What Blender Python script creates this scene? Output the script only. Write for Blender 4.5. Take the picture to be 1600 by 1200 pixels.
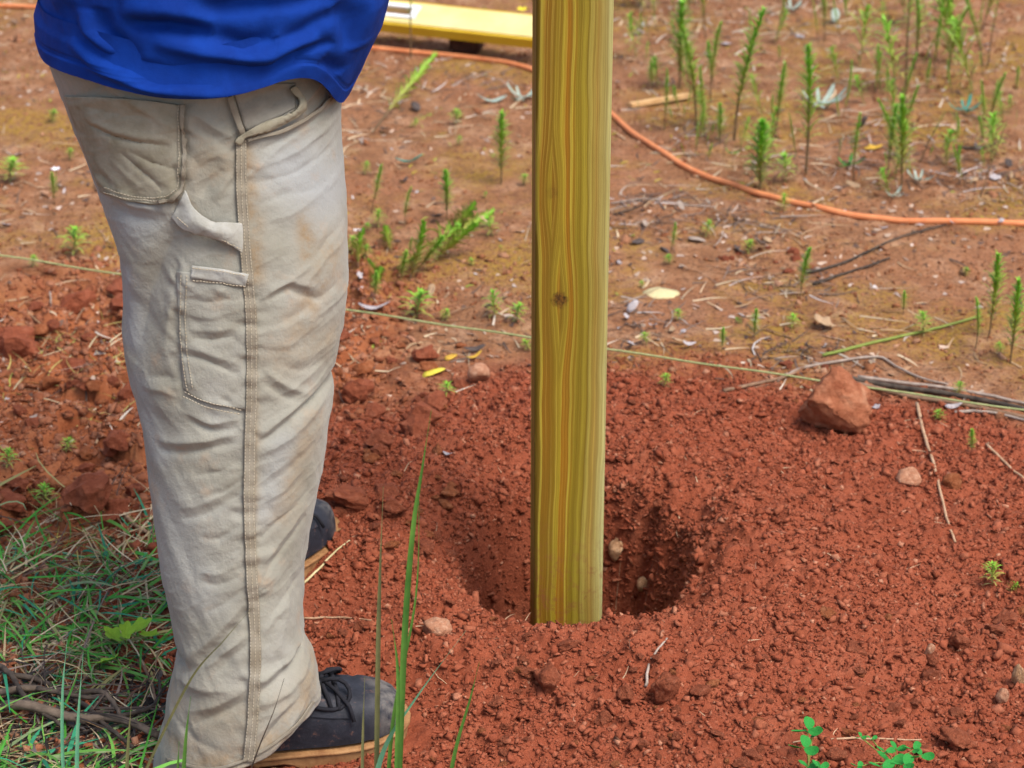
import bpy, bmesh, math, random
import numpy as np
from mathutils import Vector, Matrix
from mathutils.bvhtree import BVHTree

# ------------------------------------------------------------------ camera, sky, sun, exposure
SC = bpy.context.scene
COL = SC.collection
for o in list(bpy.data.objects):
    bpy.data.objects.remove(o)
R = math.radians
CAM_H, PITCH, FPX = 1.65, R(25.0), 3560.0          # height (m), tilt below the horizon, focal length in 1600-px units
cam_d = bpy.data.cameras.new('camera')
cam_d.lens = FPX / 1600 * 36
cam_d.sensor_width = 36
cam_d.clip_end = 500
cam_d.dof.use_dof = True
cam_d.dof.focus_distance = 2.85
cam_d.dof.aperture_fstop = 7.8
cam = bpy.data.objects.new('camera', cam_d)
COL.objects.link(cam)
cam.location = (0, 0, CAM_H)
cam.rotation_euler = (math.pi / 2 - PITCH, 0, 0)
SC.camera = cam

W = bpy.data.worlds.new('World')
SC.world = W
W.use_nodes = True
wn = W.node_tree.nodes
sky = wn.new('ShaderNodeTexSky')
sky.sky_type = 'NISHITA'
sky.sun_disc = False
SUN_EL, SUN_AZ = R(60), R(128)                      # azimuth measured from +Y towards +X
sky.sun_elevation = SUN_EL
sky.sun_rotation = SUN_AZ
sky.air_density = 1.0
sky.dust_density = 4.0
sky.ozone_density = 1.0
W.node_tree.links.new(sky.outputs[0], wn['Background'].inputs[0])
wn['Background'].inputs[1].default_value = 0.115
sd = bpy.data.lights.new('sun', 'SUN')
sd.energy = 1.5
sd.angle = R(30)
sd.color = (1.0, 0.97, 0.92)
sun = bpy.data.objects.new('sun', sd)
COL.objects.link(sun)
sdir = Vector((math.sin(SUN_AZ) * math.cos(SUN_EL), math.cos(SUN_AZ) * math.cos(SUN_EL), math.sin(SUN_EL)))
sun.rotation_euler = sdir.to_track_quat('Z', 'Y').to_euler()
SC.view_settings.view_transform = 'Standard'
SC.view_settings.look = 'None'
SC.view_settings.gamma = 1
SC.view_settings.use_curve_mapping = False
SC.view_settings.exposure = 0.98

rng = np.random.default_rng(7)
random.seed(7)

# ------------------------------------------------------------------ measuring helpers
cP, sP = math.cos(PITCH), math.sin(PITCH)

def ray(px, py):
    x, d = (px - 800) / FPX, (py - 600) / FPX
    return np.array([x, cP - d * sP, -sP - d * cP])

def at_z(px, py, z=0.0):
    r = ray(px, py)
    t = (z - CAM_H) / r[2]
    return np.array([0, 0, CAM_H]) + t * r

def at_y(px, py, Y):
    r = ray(px, py)
    return np.array([0, 0, CAM_H]) + (Y / r[1]) * r

def proj(X, Y, Z):
    ax = Y * cP + (CAM_H - Z) * sP
    return 800 + FPX * X / ax, 600 + FPX * ((CAM_H - Z) * cP - Y * sP) / ax

def sm(a, b, x):
    t = np.clip((x - a) / (b - a), 0, 1)
    return t * t * (3 - 2 * t)

# ------------------------------------------------------------------ numpy noise
def _hash(ix, iy, k):
    n = (ix.astype(np.int64) * 374761393 + iy.astype(np.int64) * 668265263 + k * 1274126177) & 0x7fffffff
    n = ((n ^ (n >> 13)) * 1274126177) & 0x7fffffff
    n = ((n ^ (n >> 15)) * 668265263) & 0x7fffffff
    return ((n ^ (n >> 16)) & 0xffff) / 65535.0

def vnoise(x, y, k=0):
    ix, iy = np.floor(x), np.floor(y)
    fx, fy = x - ix, y - iy
    fx = fx * fx * (3 - 2 * fx); fy = fy * fy * (3 - 2 * fy)
    a = _hash(ix, iy, k); b = _hash(ix + 1, iy, k); c = _hash(ix, iy + 1, k); d = _hash(ix + 1, iy + 1, k)
    return (a + (b - a) * fx) * (1 - fy) + (c + (d - c) * fx) * fy

def fbm(x, y, k=0, octs=4):
    s, amp, tot = 0, 1.0, 0
    for i in range(octs):
        s = s + amp * vnoise(x * 2 ** i, y * 2 ** i, k + i * 17); tot += amp; amp *= 0.5
    return s / tot

def worley(x, y, k=0):
    ix, iy = np.floor(x), np.floor(y)
    f1 = np.full(np.shape(x), 9.0); idv = np.zeros(np.shape(x))
    for dx in (-1, 0, 1):
        for dy in (-1, 0, 1):
            cx, cy = ix + dx, iy + dy
            px = cx + _hash(cx, cy, k); py = cy + _hash(cx, cy, k + 5)
            d = (px - x) ** 2 + (py - y) ** 2
            m = d < f1
            f1 = np.where(m, d, f1); idv = np.where(m, _hash(cx, cy, k + 9), idv)
    return np.sqrt(f1), idv

# ------------------------------------------------------------------ object helpers
def tag(o, label=None, cat=None, group=None, kind=None):
    for k, v in (('label', label), ('category', cat), ('group', group), ('kind', kind)):
        if v:
            o[k] = v
    return o

def link(name, me, mat=None, parent=None, smooth=False):
    o = bpy.data.objects.new(name, me)
    COL.objects.link(o)
    if mat and me is not None and not me.materials:
        me.materials.append(mat)
    if smooth and me is not None:
        me.polygons.foreach_set('use_smooth', np.ones(len(me.polygons), bool))
    if parent:
        o.parent = parent
    return o

def empty(name, loc=(0, 0, 0), rz=0, scale=1.0):
    o = bpy.data.objects.new(name, None)
    o.empty_display_size = 0.05
    COL.objects.link(o)
    o.location = loc; o.rotation_euler = (0, 0, rz); o.scale = (scale,) * 3
    return o

def mesh(name, v, f, attrs=None):
    me = bpy.data.meshes.new(name)
    v = np.asarray(v, float)
    if isinstance(f, np.ndarray):
        n, k = f.shape
        me.vertices.add(len(v)); me.vertices.foreach_set('co', v.ravel())
        me.loops.add(n * k); me.loops.foreach_set('vertex_index', f.astype(np.int32).ravel())
        me.polygons.add(n); me.polygons.foreach_set('loop_start', np.arange(0, n * k, k, dtype=np.int32))
        me.update(calc_edges=True)
    else:
        me.from_pydata([tuple(p) for p in v], [], f)
    for an, av in (attrs or {}).items():
        av = np.asarray(av, float)
        if av.ndim == 1:
            a = me.attributes.new(an, 'FLOAT', 'POINT'); a.data.foreach_set('value', av)
        else:
            a = me.attributes.new(an, 'FLOAT_VECTOR', 'POINT'); a.data.foreach_set('vector', av.ravel())
    return me

def gridf(nr, nc, wrap=False):
    i, j = np.meshgrid(np.arange(nr - 1), np.arange(nc if wrap else nc - 1), indexing='ij')
    j2 = (j + 1) % nc
    return np.stack([i * nc + j, i * nc + j2, (i + 1) * nc + j2, (i + 1) * nc + j], -1).reshape(-1, 4)

def tube(pts, rad, sides=6, cap=True):
    """v, f lists for a tube along pts; rad scalar or list"""
    pts = [Vector(p) for p in pts]
    n = len(pts)
    rad = [rad] * n if np.isscalar(rad) else list(rad)
    v, f = [], []
    up = Vector((0.13, 0.21, 1)).normalized()
    for i, p in enumerate(pts):
        t = (pts[min(i + 1, n - 1)] - pts[max(i - 1, 0)])
        t = t.normalized() if t.length > 1e-9 else Vector((0, 0, 1))
        a = t.cross(up)
        if a.length < 0.05:
            a = t.cross(Vector((1, 0, 0)))
        a.normalize(); b = t.cross(a)
        for s in range(sides):
            q = 2 * math.pi * s / sides
            v.append(p + (a * math.cos(q) + b * math.sin(q)) * rad[i])
    for i in range(n - 1):
        for s in range(sides):
            s2 = (s + 1) % sides
            f.append((i * sides + s, i * sides + s2, (i + 1) * sides + s2, (i + 1) * sides + s))
    if cap:
        f.append(tuple(range(sides))[::-1]); f.append(tuple((n - 1) * sides + s for s in range(sides)))
    return v, f

def join(parts):
    v, f = [], []
    for pv, pf in parts:
        o = len(v); v += list(pv); f += [tuple(i + o for i in q) for q in pf]
    return v, f

def smooth_path(pts, n=8):
    """Catmull-Rom through pts"""
    P = [np.array(p, float) for p in pts]
    P = [2 * P[0] - P[1]] + P + [2 * P[-1] - P[-2]]
    out = []
    for i in range(1, len(P) - 2):
        for t in np.linspace(0, 1, n, endpoint=False):
            a, b, c, d = P[i - 1:i + 3]
            out.append(0.5 * ((2 * b) + (c - a) * t + (2 * a - 5 * b + 4 * c - d) * t * t + (3 * b - a - 3 * c + d) * t ** 3))
    out.append(P[-2])
    return out

# ------------------------------------------------------------------ material helper
class MT:
    def __init__(s, name, rough=0.8, spec=0.3):
        s.m = bpy.data.materials.new(name); s.m.use_nodes = True
        s.t = s.m.node_tree; s.n = s.t.nodes; s.b = s.n['Principled BSDF']
        s.b.inputs['Roughness'].default_value = rough
        s.b.inputs['Specular IOR Level'].default_value = spec
        s._c = None
    def L(s, a, b): s.t.links.new(a, b)
    def coord(s):
        if s._c is None: s._c = s.n.new('ShaderNodeTexCoord').outputs['Object']
        return s._c
    def mapping(s, vec, scale):
        m = s.n.new('ShaderNodeMapping'); s.L(vec, m.inputs[0]); m.inputs['Scale'].default_value = scale
        return m.outputs[0]
    def noise(s, scale, detail=4, rough=0.55, vec=None, dist=0.0):
        n = s.n.new('ShaderNodeTexNoise'); s.L(vec if vec is not None else s.coord(), n.inputs['Vector'])
        n.inputs['Scale'].default_value = scale; n.inputs['Detail'].default_value = detail
        n.inputs['Roughness'].default_value = rough; n.inputs['Distortion'].default_value = dist
        return n.outputs['Fac']
    def voro(s, scale, feature='F1', vec=None):
        n = s.n.new('ShaderNodeTexVoronoi'); s.L(vec if vec is not None else s.coord(), n.inputs['Vector'])
        n.feature = feature; n.inputs['Scale'].default_value = scale
        return n.outputs[0]
    def ramp(s, fac, stops, interp='LINEAR'):
        r = s.n.new('ShaderNodeValToRGB'); s.L(fac, r.inputs[0]); e = r.color_ramp.elements
        r.color_ramp.interpolation = interp
        while len(e) < len(stops): e.new(0.5)
        for el, (p, c) in zip(e, stops):
            el.position = p; el.color = (*c, 1) if not np.isscalar(c) else (c, c, c, 1)
        return r.outputs[0]
    def mix(s, fac, a, b, mode='MIX'):
        m = s.n.new('ShaderNodeMix'); m.data_type = 'RGBA'; m.blend_type = mode
        for sock, v in ((m.inputs[0], fac), (m.inputs[6], a), (m.inputs[7], b)):
            if isinstance(v, bpy.types.NodeSocket): s.L(v, sock)
            elif np.isscalar(v): sock.default_value = v
            else: sock.default_value = (*v, 1)
        return m.outputs[2]
    def math(s, op, a, b=0.0):
        m = s.n.new('ShaderNodeMath'); m.operation = op
        for sock, v in zip(m.inputs, (a, b)):
            if isinstance(v, bpy.types.NodeSocket): s.L(v, sock)
            else: sock.default_value = v
        return m.outputs[0]
    def attr(s, name, vec=False):
        a = s.n.new('ShaderNodeAttribute'); a.attribute_name = name
        return a.outputs['Vector' if vec else 'Fac']
    def rnd(s):
        return s.n.new('ShaderNodeObjectInfo').outputs['Random']
    def color(s, c):
        if isinstance(c, bpy.types.NodeSocket): s.L(c, s.b.inputs['Base Color'])
        else: s.b.inputs['Base Color'].default_value = (*c, 1)
        return s
    def bump(s, h, strength=0.5, dist=0.01, prev=None):
        b = s.n.new('ShaderNodeBump'); s.L(h, b.inputs['Height'])
        b.inputs['Strength'].default_value = strength; b.inputs['Distance'].default_value = dist
        if prev is not None: s.L(prev, b.inputs['Normal'])
        s.L(b.outputs[0], s.b.inputs['Normal'])
        return b.outputs[0]

# ------------------------------------------------------------------ materials
MAT = {}

m = MT('clay_ground', 0.95, 0.15)
dis = m.attr('disturbed'); lft = m.attr('left_bank')
big = m.noise(3.0, 4); med = m.noise(14.0, 5, 0.6); fine = m.noise(85.0, 6, 0.7); fine2 = m.noise(240.0, 4, 0.7)
back = m.ramp(med, [(0.30, (0.185, 0.078, 0.034)), (0.50, (0.305, 0.140, 0.064)), (0.68, (0.43, 0.245, 0.14))])
back = m.mix(m.ramp(big, [(0.46, 0.0), (0.66, 0.7)]), back, (0.32, 0.130, 0.060))
moss = m.math('MULTIPLY', m.ramp(m.noise(2.3, 5, 0.65), [(0.48, 0.0), (0.60, 1.0)]), m.ramp(fine, [(0.38, 0.0), (0.54, 1.0)]))
back = m.mix(m.math('MULTIPLY', moss, 0.85), back, (0.32, 0.19, 0.025))
back = m.mix(m.ramp(fine2, [(0.54, 0.0), (0.68, 0.5)]), back, (0.50, 0.33, 0.21))
back = m.mix(m.ramp(fine, [(0.34, 0.85), (0.47, 0.0)]), back, (0.15, 0.062, 0.034))
back = m.mix(m.ramp(m.noise(150, 3, 0.6), [(0.34, 0.85), (0.47, 0.0)]), back, (0.11, 0.05, 0.03))
mound = m.ramp(med, [(0.32, (0.235, 0.056, 0.025)), (0.55, (0.300, 0.078, 0.037)), (0.72, (0.35, 0.106, 0.054))])
mound = m.mix(m.ramp(fine2, [(0.55, 0.0), (0.75, 0.45)]), mound, (0.44, 0.17, 0.10))
leftc = m.ramp(med, [(0.32, (0.27, 0.075, 0.028)), (0.55, (0.38, 0.125, 0.050)), (0.72, (0.46, 0.19, 0.085))])
c = m.mix(lft, back, leftc)
c = m.mix(dis, c, mound)
c = m.mix(m.math('MULTIPLY', m.attr('humus'), 0.85), c, (0.035, 0.022, 0.016))
m.color(c)
b1 = m.bump(fine, 0.9, 0.006)
m.bump(fine2, 0.9, 0.0025, b1)
MAT['ground'] = m.m

m = MT('clay_crumb', 0.95, 0.15)
t = m.attr('tint')
c = m.ramp(t, [(0.0, (0.19, 0.043, 0.019)), (0.45, (0.290, 0.075, 0.036)), (0.8, (0.35, 0.108, 0.056)), (1.0, (0.48, 0.22, 0.13))])
c = m.mix(m.attr('pale'), c, m.ramp(t, [(0.0, (0.17, 0.062, 0.026)), (0.5, (0.31, 0.132, 0.060)), (1.0, (0.48, 0.29, 0.18))]))
m.color(m.mix(m.ramp(m.noise(160, 4), [(0.35, 0.35), (0.6, 0.0)]), c, (0.14, 0.035, 0.018)))
m.bump(m.noise(300, 4, 0.7), 0.7, 0.002)
MAT['crumb'] = m.m

def clod_mat(name, a, b, c2, k=1.0, bs=1.0):
    m = MT(name, 0.93, 0.15)
    n = m.noise(38 * k, 5, 0.65)
    col = m.ramp(n, [(0.30, a), (0.52, b), (0.72, c2)])
    col = m.mix(m.math('MULTIPLY', m.rnd(), 0.15), col, a)
    m.color(col)
    p = m.bump(m.noise(60 * k, 6, 0.72), min(1.0, 0.6 * bs), 0.005 * bs)
    m.bump(m.noise(320 * k, 4, 0.7), 0.4, 0.0012, p)
    MAT[name] = m.m
clod_mat('clod_red', (0.23, 0.060, 0.028), (0.32, 0.092, 0.044), (0.42, 0.145, 0.078), 0.06, 1.8)
clod_mat('clod_orange', (0.26, 0.072, 0.027), (0.39, 0.13, 0.052), (0.50, 0.21, 0.10), 0.06, 1.8)
clod_mat('stone_pale', (0.40, 0.16, 0.085), (0.54, 0.27, 0.16), (0.68, 0.42, 0.28), 0.06, 1.5)
clod_mat('stone_tan', (0.38, 0.19, 0.09), (0.56, 0.32, 0.17), (0.68, 0.46, 0.28), 0.06, 1.5)
clod_mat('rock_brown', (0.25, 0.075, 0.035), (0.36, 0.125, 0.065), (0.50, 0.24, 0.14))
clod_mat('rock_clay', (0.29, 0.085, 0.038), (0.43, 0.160, 0.080), (0.56, 0.28, 0.16), 0.06, 2.6)
clod_mat('block_brown', (0.05, 0.02, 0.013), (0.08, 0.033, 0.02), (0.13, 0.06, 0.04))

# treated pine: growth rings run along z and swirl round the knots
m = MT('treated_pine', 0.62, 0.3)
co = m.coord()
sx = m.n.new('ShaderNodeSeparateXYZ'); m.L(co, sx.inputs[0])
X_, Y_, Z_ = sx.outputs
warp = m.math('MULTIPLY', m.math('SUBTRACT', m.noise(1.0, 3, 0.5, m.mapping(co, (9, 9, 3.2))), 0.5), 0.022)
xw = m.math('ADD', X_, warp)
KNOTS = [(-0.0165, 0.445, 0.013, 0.017), (-0.028, 0.60, 0.011, 0.012), (0.02, 1.25, 0.010, 0.016)]
kmask = None
for kx, kz, kr, ks in KNOTS:
    dx = m.math('SUBTRACT', X_, kx); dz = m.math('SUBTRACT', Z_, kz)
    d2 = m.math('ADD', m.math('POWER', m.math('DIVIDE', dx, kr * 1.5), 2), m.math('POWER', m.math('DIVIDE', dz, kr * 5.5), 2))
    g = m.math('POWER', 2.718, m.math('MULTIPLY', d2, -1.0))
    sgn = m.math('SIGN', dx)
    xw = m.math('SUBTRACT', xw, m.math('MULTIPLY', m.math('MULTIPLY', g, sgn), kr * 0.75))
    d3 = m.math('SQRT', m.math('ADD', m.math('POWER', m.math('DIVIDE', dx, kr), 2), m.math('POWER', m.math('DIVIDE', dz, kr * 1.15), 2)))
    d3 = m.math('ADD', d3, m.math('MULTIPLY', m.math('SUBTRACT', m.noise(170, 3), 0.5), 1.1))
    k1 = m.ramp(d3, [(0.40, 0.95 if kz < 0.5 else 0.25), (0.95, 0.0)])
    kmask = k1 if kmask is None else m.math('MAXIMUM', kmask, k1)
cb = m.n.new('ShaderNodeCombineXYZ')
m.L(m.math('ADD', xw, m.math('MULTIPLY', Y_, 0.6)), cb.inputs[0]); m.L(Y_, cb.inputs[1]); m.L(Z_, cb.inputs[2])
gv = cb.outputs[0]
wide = m.noise(1.0, 1.5, 0.5, m.mapping(gv, (70, 26, 0.7)))
thin = m.noise(1.0, 3, 0.6, m.mapping(gv, (520, 150, 1.3)))
fib = m.noise(1.0, 3, 0.6, m.mapping(gv, (1500, 500, 16)))
face = m.math('ADD', m.math('MULTIPLY', m.math('ADD', xw, m.math('MULTIPLY', Y_, 0.5)), 9.6), 0.74)
face = m.math('ADD', face, m.math('MULTIPLY', m.math('SUBTRACT', wide, 0.5), 0.17))
base = m.ramp(face, [(0.0, (0.186, 0.124, 0.010)), (0.07, (0.210, 0.136, 0.010)), (0.095, (0.481, 0.376, 0.048)), (0.125, (0.512, 0.384, 0.040)), (0.145, (0.279, 0.129, 0.007)), (0.24, (0.233, 0.124, 0.006)),
                     (0.29, (0.264, 0.168, 0.010)), (0.31, (0.388, 0.288, 0.022)), (0.345, (0.404, 0.288, 0.020)), (0.365, (0.349, 0.153, 0.007)), (0.425, (0.307, 0.145, 0.007)), (0.445, (0.497, 0.392, 0.048)), (0.475, (0.528, 0.400, 0.040)),
                     (0.495, (0.326, 0.184, 0.010)), (0.53, (0.295, 0.216, 0.013)), (0.58, (0.248, 0.176, 0.010)), (0.63, (0.388, 0.304, 0.028)), (0.665, (0.357, 0.272, 0.024)), (0.68, (0.186, 0.124, 0.008)), (0.70, (0.450, 0.368, 0.072)),
                     (0.80, (0.419, 0.272, 0.056)), (0.88, (0.450, 0.368, 0.104)), (0.93, (0.497, 0.448, 0.160)), (1.0, (0.450, 0.432, 0.184))])
base = m.mix(m.ramp(thin, [(0.40, 0.42), (0.50, 0.0)]), base, (0.20, 0.11, 0.008))
base = m.mix(m.ramp(thin, [(0.55, 0.0), (0.66, 0.5)]), base, (0.52, 0.39, 0.06))
blot = m.noise(1.0, 3, 0.5, m.mapping(gv, (16, 16, 3)))
base = m.mix(m.ramp(blot, [(0.35, 0.35), (0.55, 0.0)]), base, (0.19, 0.135, 0.012))
base = m.mix(kmask, base, m.ramp(m.noise(260, 3), [(0.35, (0.02, 0.010, 0.004)), (0.65, (0.20, 0.085, 0.012))]))
base = m.mix(m.ramp(fib, [(0.35, 0.25), (0.5, 0.0)]), base, (0.12, 0.07, 0.01))
soil = m.math('MULTIPLY', m.ramp(Z_, [(-0.02, 0.8), (0.12, 0.0)]), m.ramp(m.noise(90, 6, 0.75), [(0.50, 0.0), (0.64, 0.7)]))
base = m.mix(soil, base, (0.27, 0.08, 0.04))
m.color(base)
p = m.bump(thin, 0.35, 0.002)
m.bump(fib, 0.3, 0.0008, p)
MAT['pine'] = m.m

m = MT('khaki_canvas', 0.92, 0.15)
m.b.inputs['Sheen Weight'].default_value = 0.15
st = m.attr('stain')
n1 = m.noise(9, 4, 0.6); n2 = m.noise(36, 5, 0.65)
c = m.ramp(n1, [(0.30, (0.232, 0.221, 0.172)), (0.55, (0.295, 0.288, 0.242)), (0.75, (0.345, 0.343, 0.308))])
worn_hilite = m.attr('worn_hilite')
c = m.mix(m.math('MULTIPLY', worn_hilite, 0.75), c, (0.315, 0.335, 0.345))  # bluish highlights on the folds, painted into the cloth colour with the wear
sf = m.math('MULTIPLY', st, m.ramp(n2, [(0.36, 0.15), (0.62, 1.0)]))
c = m.mix(m.math('MINIMUM', sf, 0.85), c, (0.25, 0.165, 0.080))
sp = m.math('MULTIPLY', m.ramp(m.noise(20, 4, 0.6), [(0.56, 0.0), (0.72, 0.55)]), m.ramp(n2, [(0.4, 0.0), (0.6, 1.0)]))
c = m.mix(sp, c, (0.36, 0.215, 0.11))
c = m.mix(m.math('MULTIPLY', m.ramp(m.noise(750, 2), [(0.4, 0.35), (0.6, 0.0)]), 0.6), c, (0.28, 0.245, 0.19))
m.color(c)
p = m.bump(m.noise(48, 5, 0.6), 0.5, 0.005)
q = m.bump(m.noise(260, 4, 0.7), 0.45, 0.0016, p)
m.bump(m.noise(900, 2), 0.3, 0.0006, q)
MAT['khaki'] = m.m

def cloth(name, a, b, rough=0.9, bs=0.3):
    m = MT(name, rough, 0.2)
    m.color(m.ramp(m.noise(40, 5, 0.65), [(0.3, a), (0.7, b)]))
    p = m.bump(m.noise(60, 5), bs * 1.4, 0.004); p = m.bump(m.noise(280, 4, 0.7), 0.4, 0.0014, p); m.bump(m.noise(900, 2), 0.2, 0.0005, p)
    MAT[name] = m.m
cloth('khaki_seam', (0.20, 0.168, 0.118), (0.275, 0.248, 0.195))
cloth('khaki_pocket', (0.225, 0.20, 0.135), (0.315, 0.29, 0.22))
cloth('khaki_loop', (0.29, 0.28, 0.235), (0.41, 0.405, 0.37))
cloth('khaki_worn', (0.40, 0.385, 0.35), (0.50, 0.49, 0.47))
cloth('pocket_lining', (0.20, 0.18, 0.145), (0.27, 0.245, 0.20))
cloth('thread', (0.34, 0.29, 0.20), (0.46, 0.41, 0.32))
cloth('dark_lace', (0.010, 0.010, 0.013), (0.022, 0.022, 0.028))
m = MT('blue_jersey', 0.85, 0.15)
m.color(m.ramp(m.noise(25, 4), [(0.3, (0.002, 0.024, 0.185)), (0.7, (0.003, 0.040, 0.28))]))
p = m.bump(m.noise(30, 4), 0.35, 0.005); p = m.bump(m.noise(300, 4, 0.7), 0.3, 0.0012, p); m.bump(m.noise(1100, 2), 0.2, 0.0005, p)
MAT['shirt'] = m.m
m = MT('boot_leather', 0.62, 0.3)
n = m.noise(45, 5, 0.65)
toe = m.attr('toe')
c = m.ramp(n, [(0.30, (0.010, 0.011, 0.016)), (0.6, (0.022, 0.024, 0.034)), (0.8, (0.050, 0.049, 0.054))])
c = m.mix(m.math('MULTIPLY', toe, m.ramp(m.noise(70, 5), [(0.35, 0.0), (0.6, 0.85)])), c, (0.16, 0.145, 0.13))
c = m.mix(m.ramp(m.noise(90, 5, 0.7), [(0.58, 0.0), (0.72, 0.5)]), c, (0.22, 0.10, 0.06))
m.color(c); m.bump(m.noise(160, 5, 0.65), 0.4, 0.002)
MAT['leather'] = m.m
m = MT('tan_sole', 0.8, 0.3)
m.color(m.ramp(m.noise(60, 5, 0.65), [(0.3, (0.22, 0.095, 0.035)), (0.55, (0.34, 0.175, 0.07)), (0.8, (0.44, 0.25, 0.11))]))
m.bump(m.noise(200, 4), 0.4, 0.002)
MAT['sole'] = m.m
m = MT('skin', 0.55, 0.4)
m.color(m.ramp(m.noise(30, 4), [(0.3, (0.50, 0.27, 0.18)), (0.7, (0.60, 0.35, 0.25))])); MAT['skin'] = m.m
cloth('dark_hair', (0.02, 0.013, 0.008), (0.05, 0.03, 0.02))

m = MT('weed_leaf', 0.55, 0.35)
hg = m.attr('hgt')
c = m.ramp(hg, [(0.0, (0.20, 0.13, 0.045)), (0.35, (0.30, 0.32, 0.05)), (0.6, (0.20, 0.38, 0.028)), (1.0, (0.16, 0.44, 0.022))])
c = m.mix(m.math('MULTIPLY', m.rnd(), 0.45), c, m.ramp(hg, [(0.0, (0.22, 0.15, 0.05)), (0.5, (0.36, 0.38, 0.05)), (1.0, (0.27, 0.46, 0.04))]))
m.color(c)
m.b.inputs['Subsurface Weight'].default_value = 0.0
MAT['weed'] = m.m
def plain(name, a, b, scale=30, rough=0.7, bump=0.3):
    m = MT(name, rough, 0.25)
    m.color(m.ramp(m.noise(scale, 5, 0.6), [(0.32, a), (0.68, b)]))
    if bump: m.bump(m.noise(scale * 4, 4), bump, 0.002)
    MAT[name] = m.m
plain('weed_stem', (0.10, 0.055, 0.030), (0.20, 0.13, 0.06))
plain('weed_stem_green', (0.16, 0.22, 0.04), (0.26, 0.30, 0.07))
plain('grass_green', (0.045, 0.14, 0.022), (0.11, 0.25, 0.04), 20)
plain('grass_dull', (0.11, 0.12, 0.05), (0.20, 0.20, 0.08), 20)
plain('grass_blue', (0.10, 0.33, 0.20), (0.18, 0.42, 0.24), 20)
plain('leaf_lime', (0.15, 0.33, 0.02), (0.28, 0.43, 0.035), 40)
plain('leaf_clover', (0.012, 0.17, 0.022), (0.035, 0.29, 0.045), 40)
plain('leaf_grey', (0.26, 0.33, 0.27), (0.40, 0.47, 0.40), 40)
plain('leaf_teal', (0.03, 0.20, 0.16), (0.06, 0.30, 0.24), 40)
plain('leaf_yellow', (0.60, 0.48, 0.03), (0.75, 0.64, 0.10), 40)
plain('leaf_amber', (0.50, 0.27, 0.03), (0.62, 0.40, 0.06), 40)
plain('leaf_dry', (0.30, 0.18, 0.09), (0.52, 0.36, 0.22), 40)
plain('leaf_cream', (0.50, 0.42, 0.20), (0.66, 0.58, 0.33), 40)
plain('leaf_silver', (0.30, 0.26, 0.26), (0.52, 0.47, 0.47), 60)
plain('leaf_dark', (0.045, 0.032, 0.026), (0.12, 0.09, 0.08), 60)
plain('petal_white', (0.78, 0.76, 0.80), (0.85, 0.84, 0.86), 60)
plain('petal_yellow', (0.80, 0.66, 0.02), (0.85, 0.74, 0.05), 60)
plain('twig_grey', (0.24, 0.18, 0.14), (0.42, 0.34, 0.28), 60)
plain('twig_brown', (0.14, 0.08, 0.045), (0.30, 0.18, 0.11), 60)
plain('twig_dark', (0.025, 0.018, 0.014), (0.10, 0.075, 0.055), 60)
plain('twig_bark', (0.05, 0.036, 0.026), (0.19, 0.14, 0.10), 40)
plain('twig_tan', (0.34, 0.20, 0.11), (0.52, 0.34, 0.21), 60)
plain('wood_splinter', (0.50, 0.28, 0.11), (0.66, 0.42, 0.20), 60)
plain('hose_orange', (0.58, 0.18, 0.065), (0.70, 0.27, 0.11), 30, 0.65, 0.2)
plain('string_green', (0.26, 0.30, 0.12), (0.42, 0.44, 0.20), 80, 0.8, 0.2)
plain('level_yellow', (0.62, 0.52, 0.20), (0.72, 0.63, 0.30), 10, 0.55, 0.05)
plain('level_edge', (0.55, 0.34, 0.02), (0.62, 0.42, 0.03), 10, 0.55, 0.05)
plain('level_white', (0.74, 0.74, 0.72), (0.82, 0.82, 0.80), 10, 0.5, 0.05)
plain('level_red', (0.25, 0.02, 0.01), (0.32, 0.03, 0.015), 10, 0.5, 0.05)
m = MT('mixed_blades', 0.7, 0.25)
m.color(m.attr('colour', True))
MAT['blades'] = m.m

# ------------------------------------------------------------------ ground
HX, HY = 0.090, 2.935                               # centre of the post hole
POST_X, POST_Y = 0.079, 2.905

def left_mask(X, Y):
    w = 0.25 * (fbm(X * 3, Y * 3, 41, 3) - 0.5)
    return sm(-0.10, -0.34, X + w) * sm(1.6, 2.1, Y) * sm(4.25, 3.75, Y + w)

def humus(X, Y):
    w = 0.12 * (fbm(X * 9, Y * 9, 45, 3) - 0.5)
    return np.maximum(sm(0.20, 0.08, np.hypot((X + 0.66) * 0.8, Y - 2.44) + w), 0.8 * sm(0.44, 0.58, fbm(X * 14, Y * 14, 47, 3)) * sm(-0.38, -0.46, X) * sm(2.78, 2.66, Y))

def disturbed(X, Y):
    w = 0.34 * (fbm(X * 2.6, Y * 2.6, 31, 4) - 0.5)
    d = np.sqrt(((X - 0.22) / 0.86) ** 2 + ((Y - 2.72) / 0.93) ** 2) + w
    return sm(1.06, 0.86, d)

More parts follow.
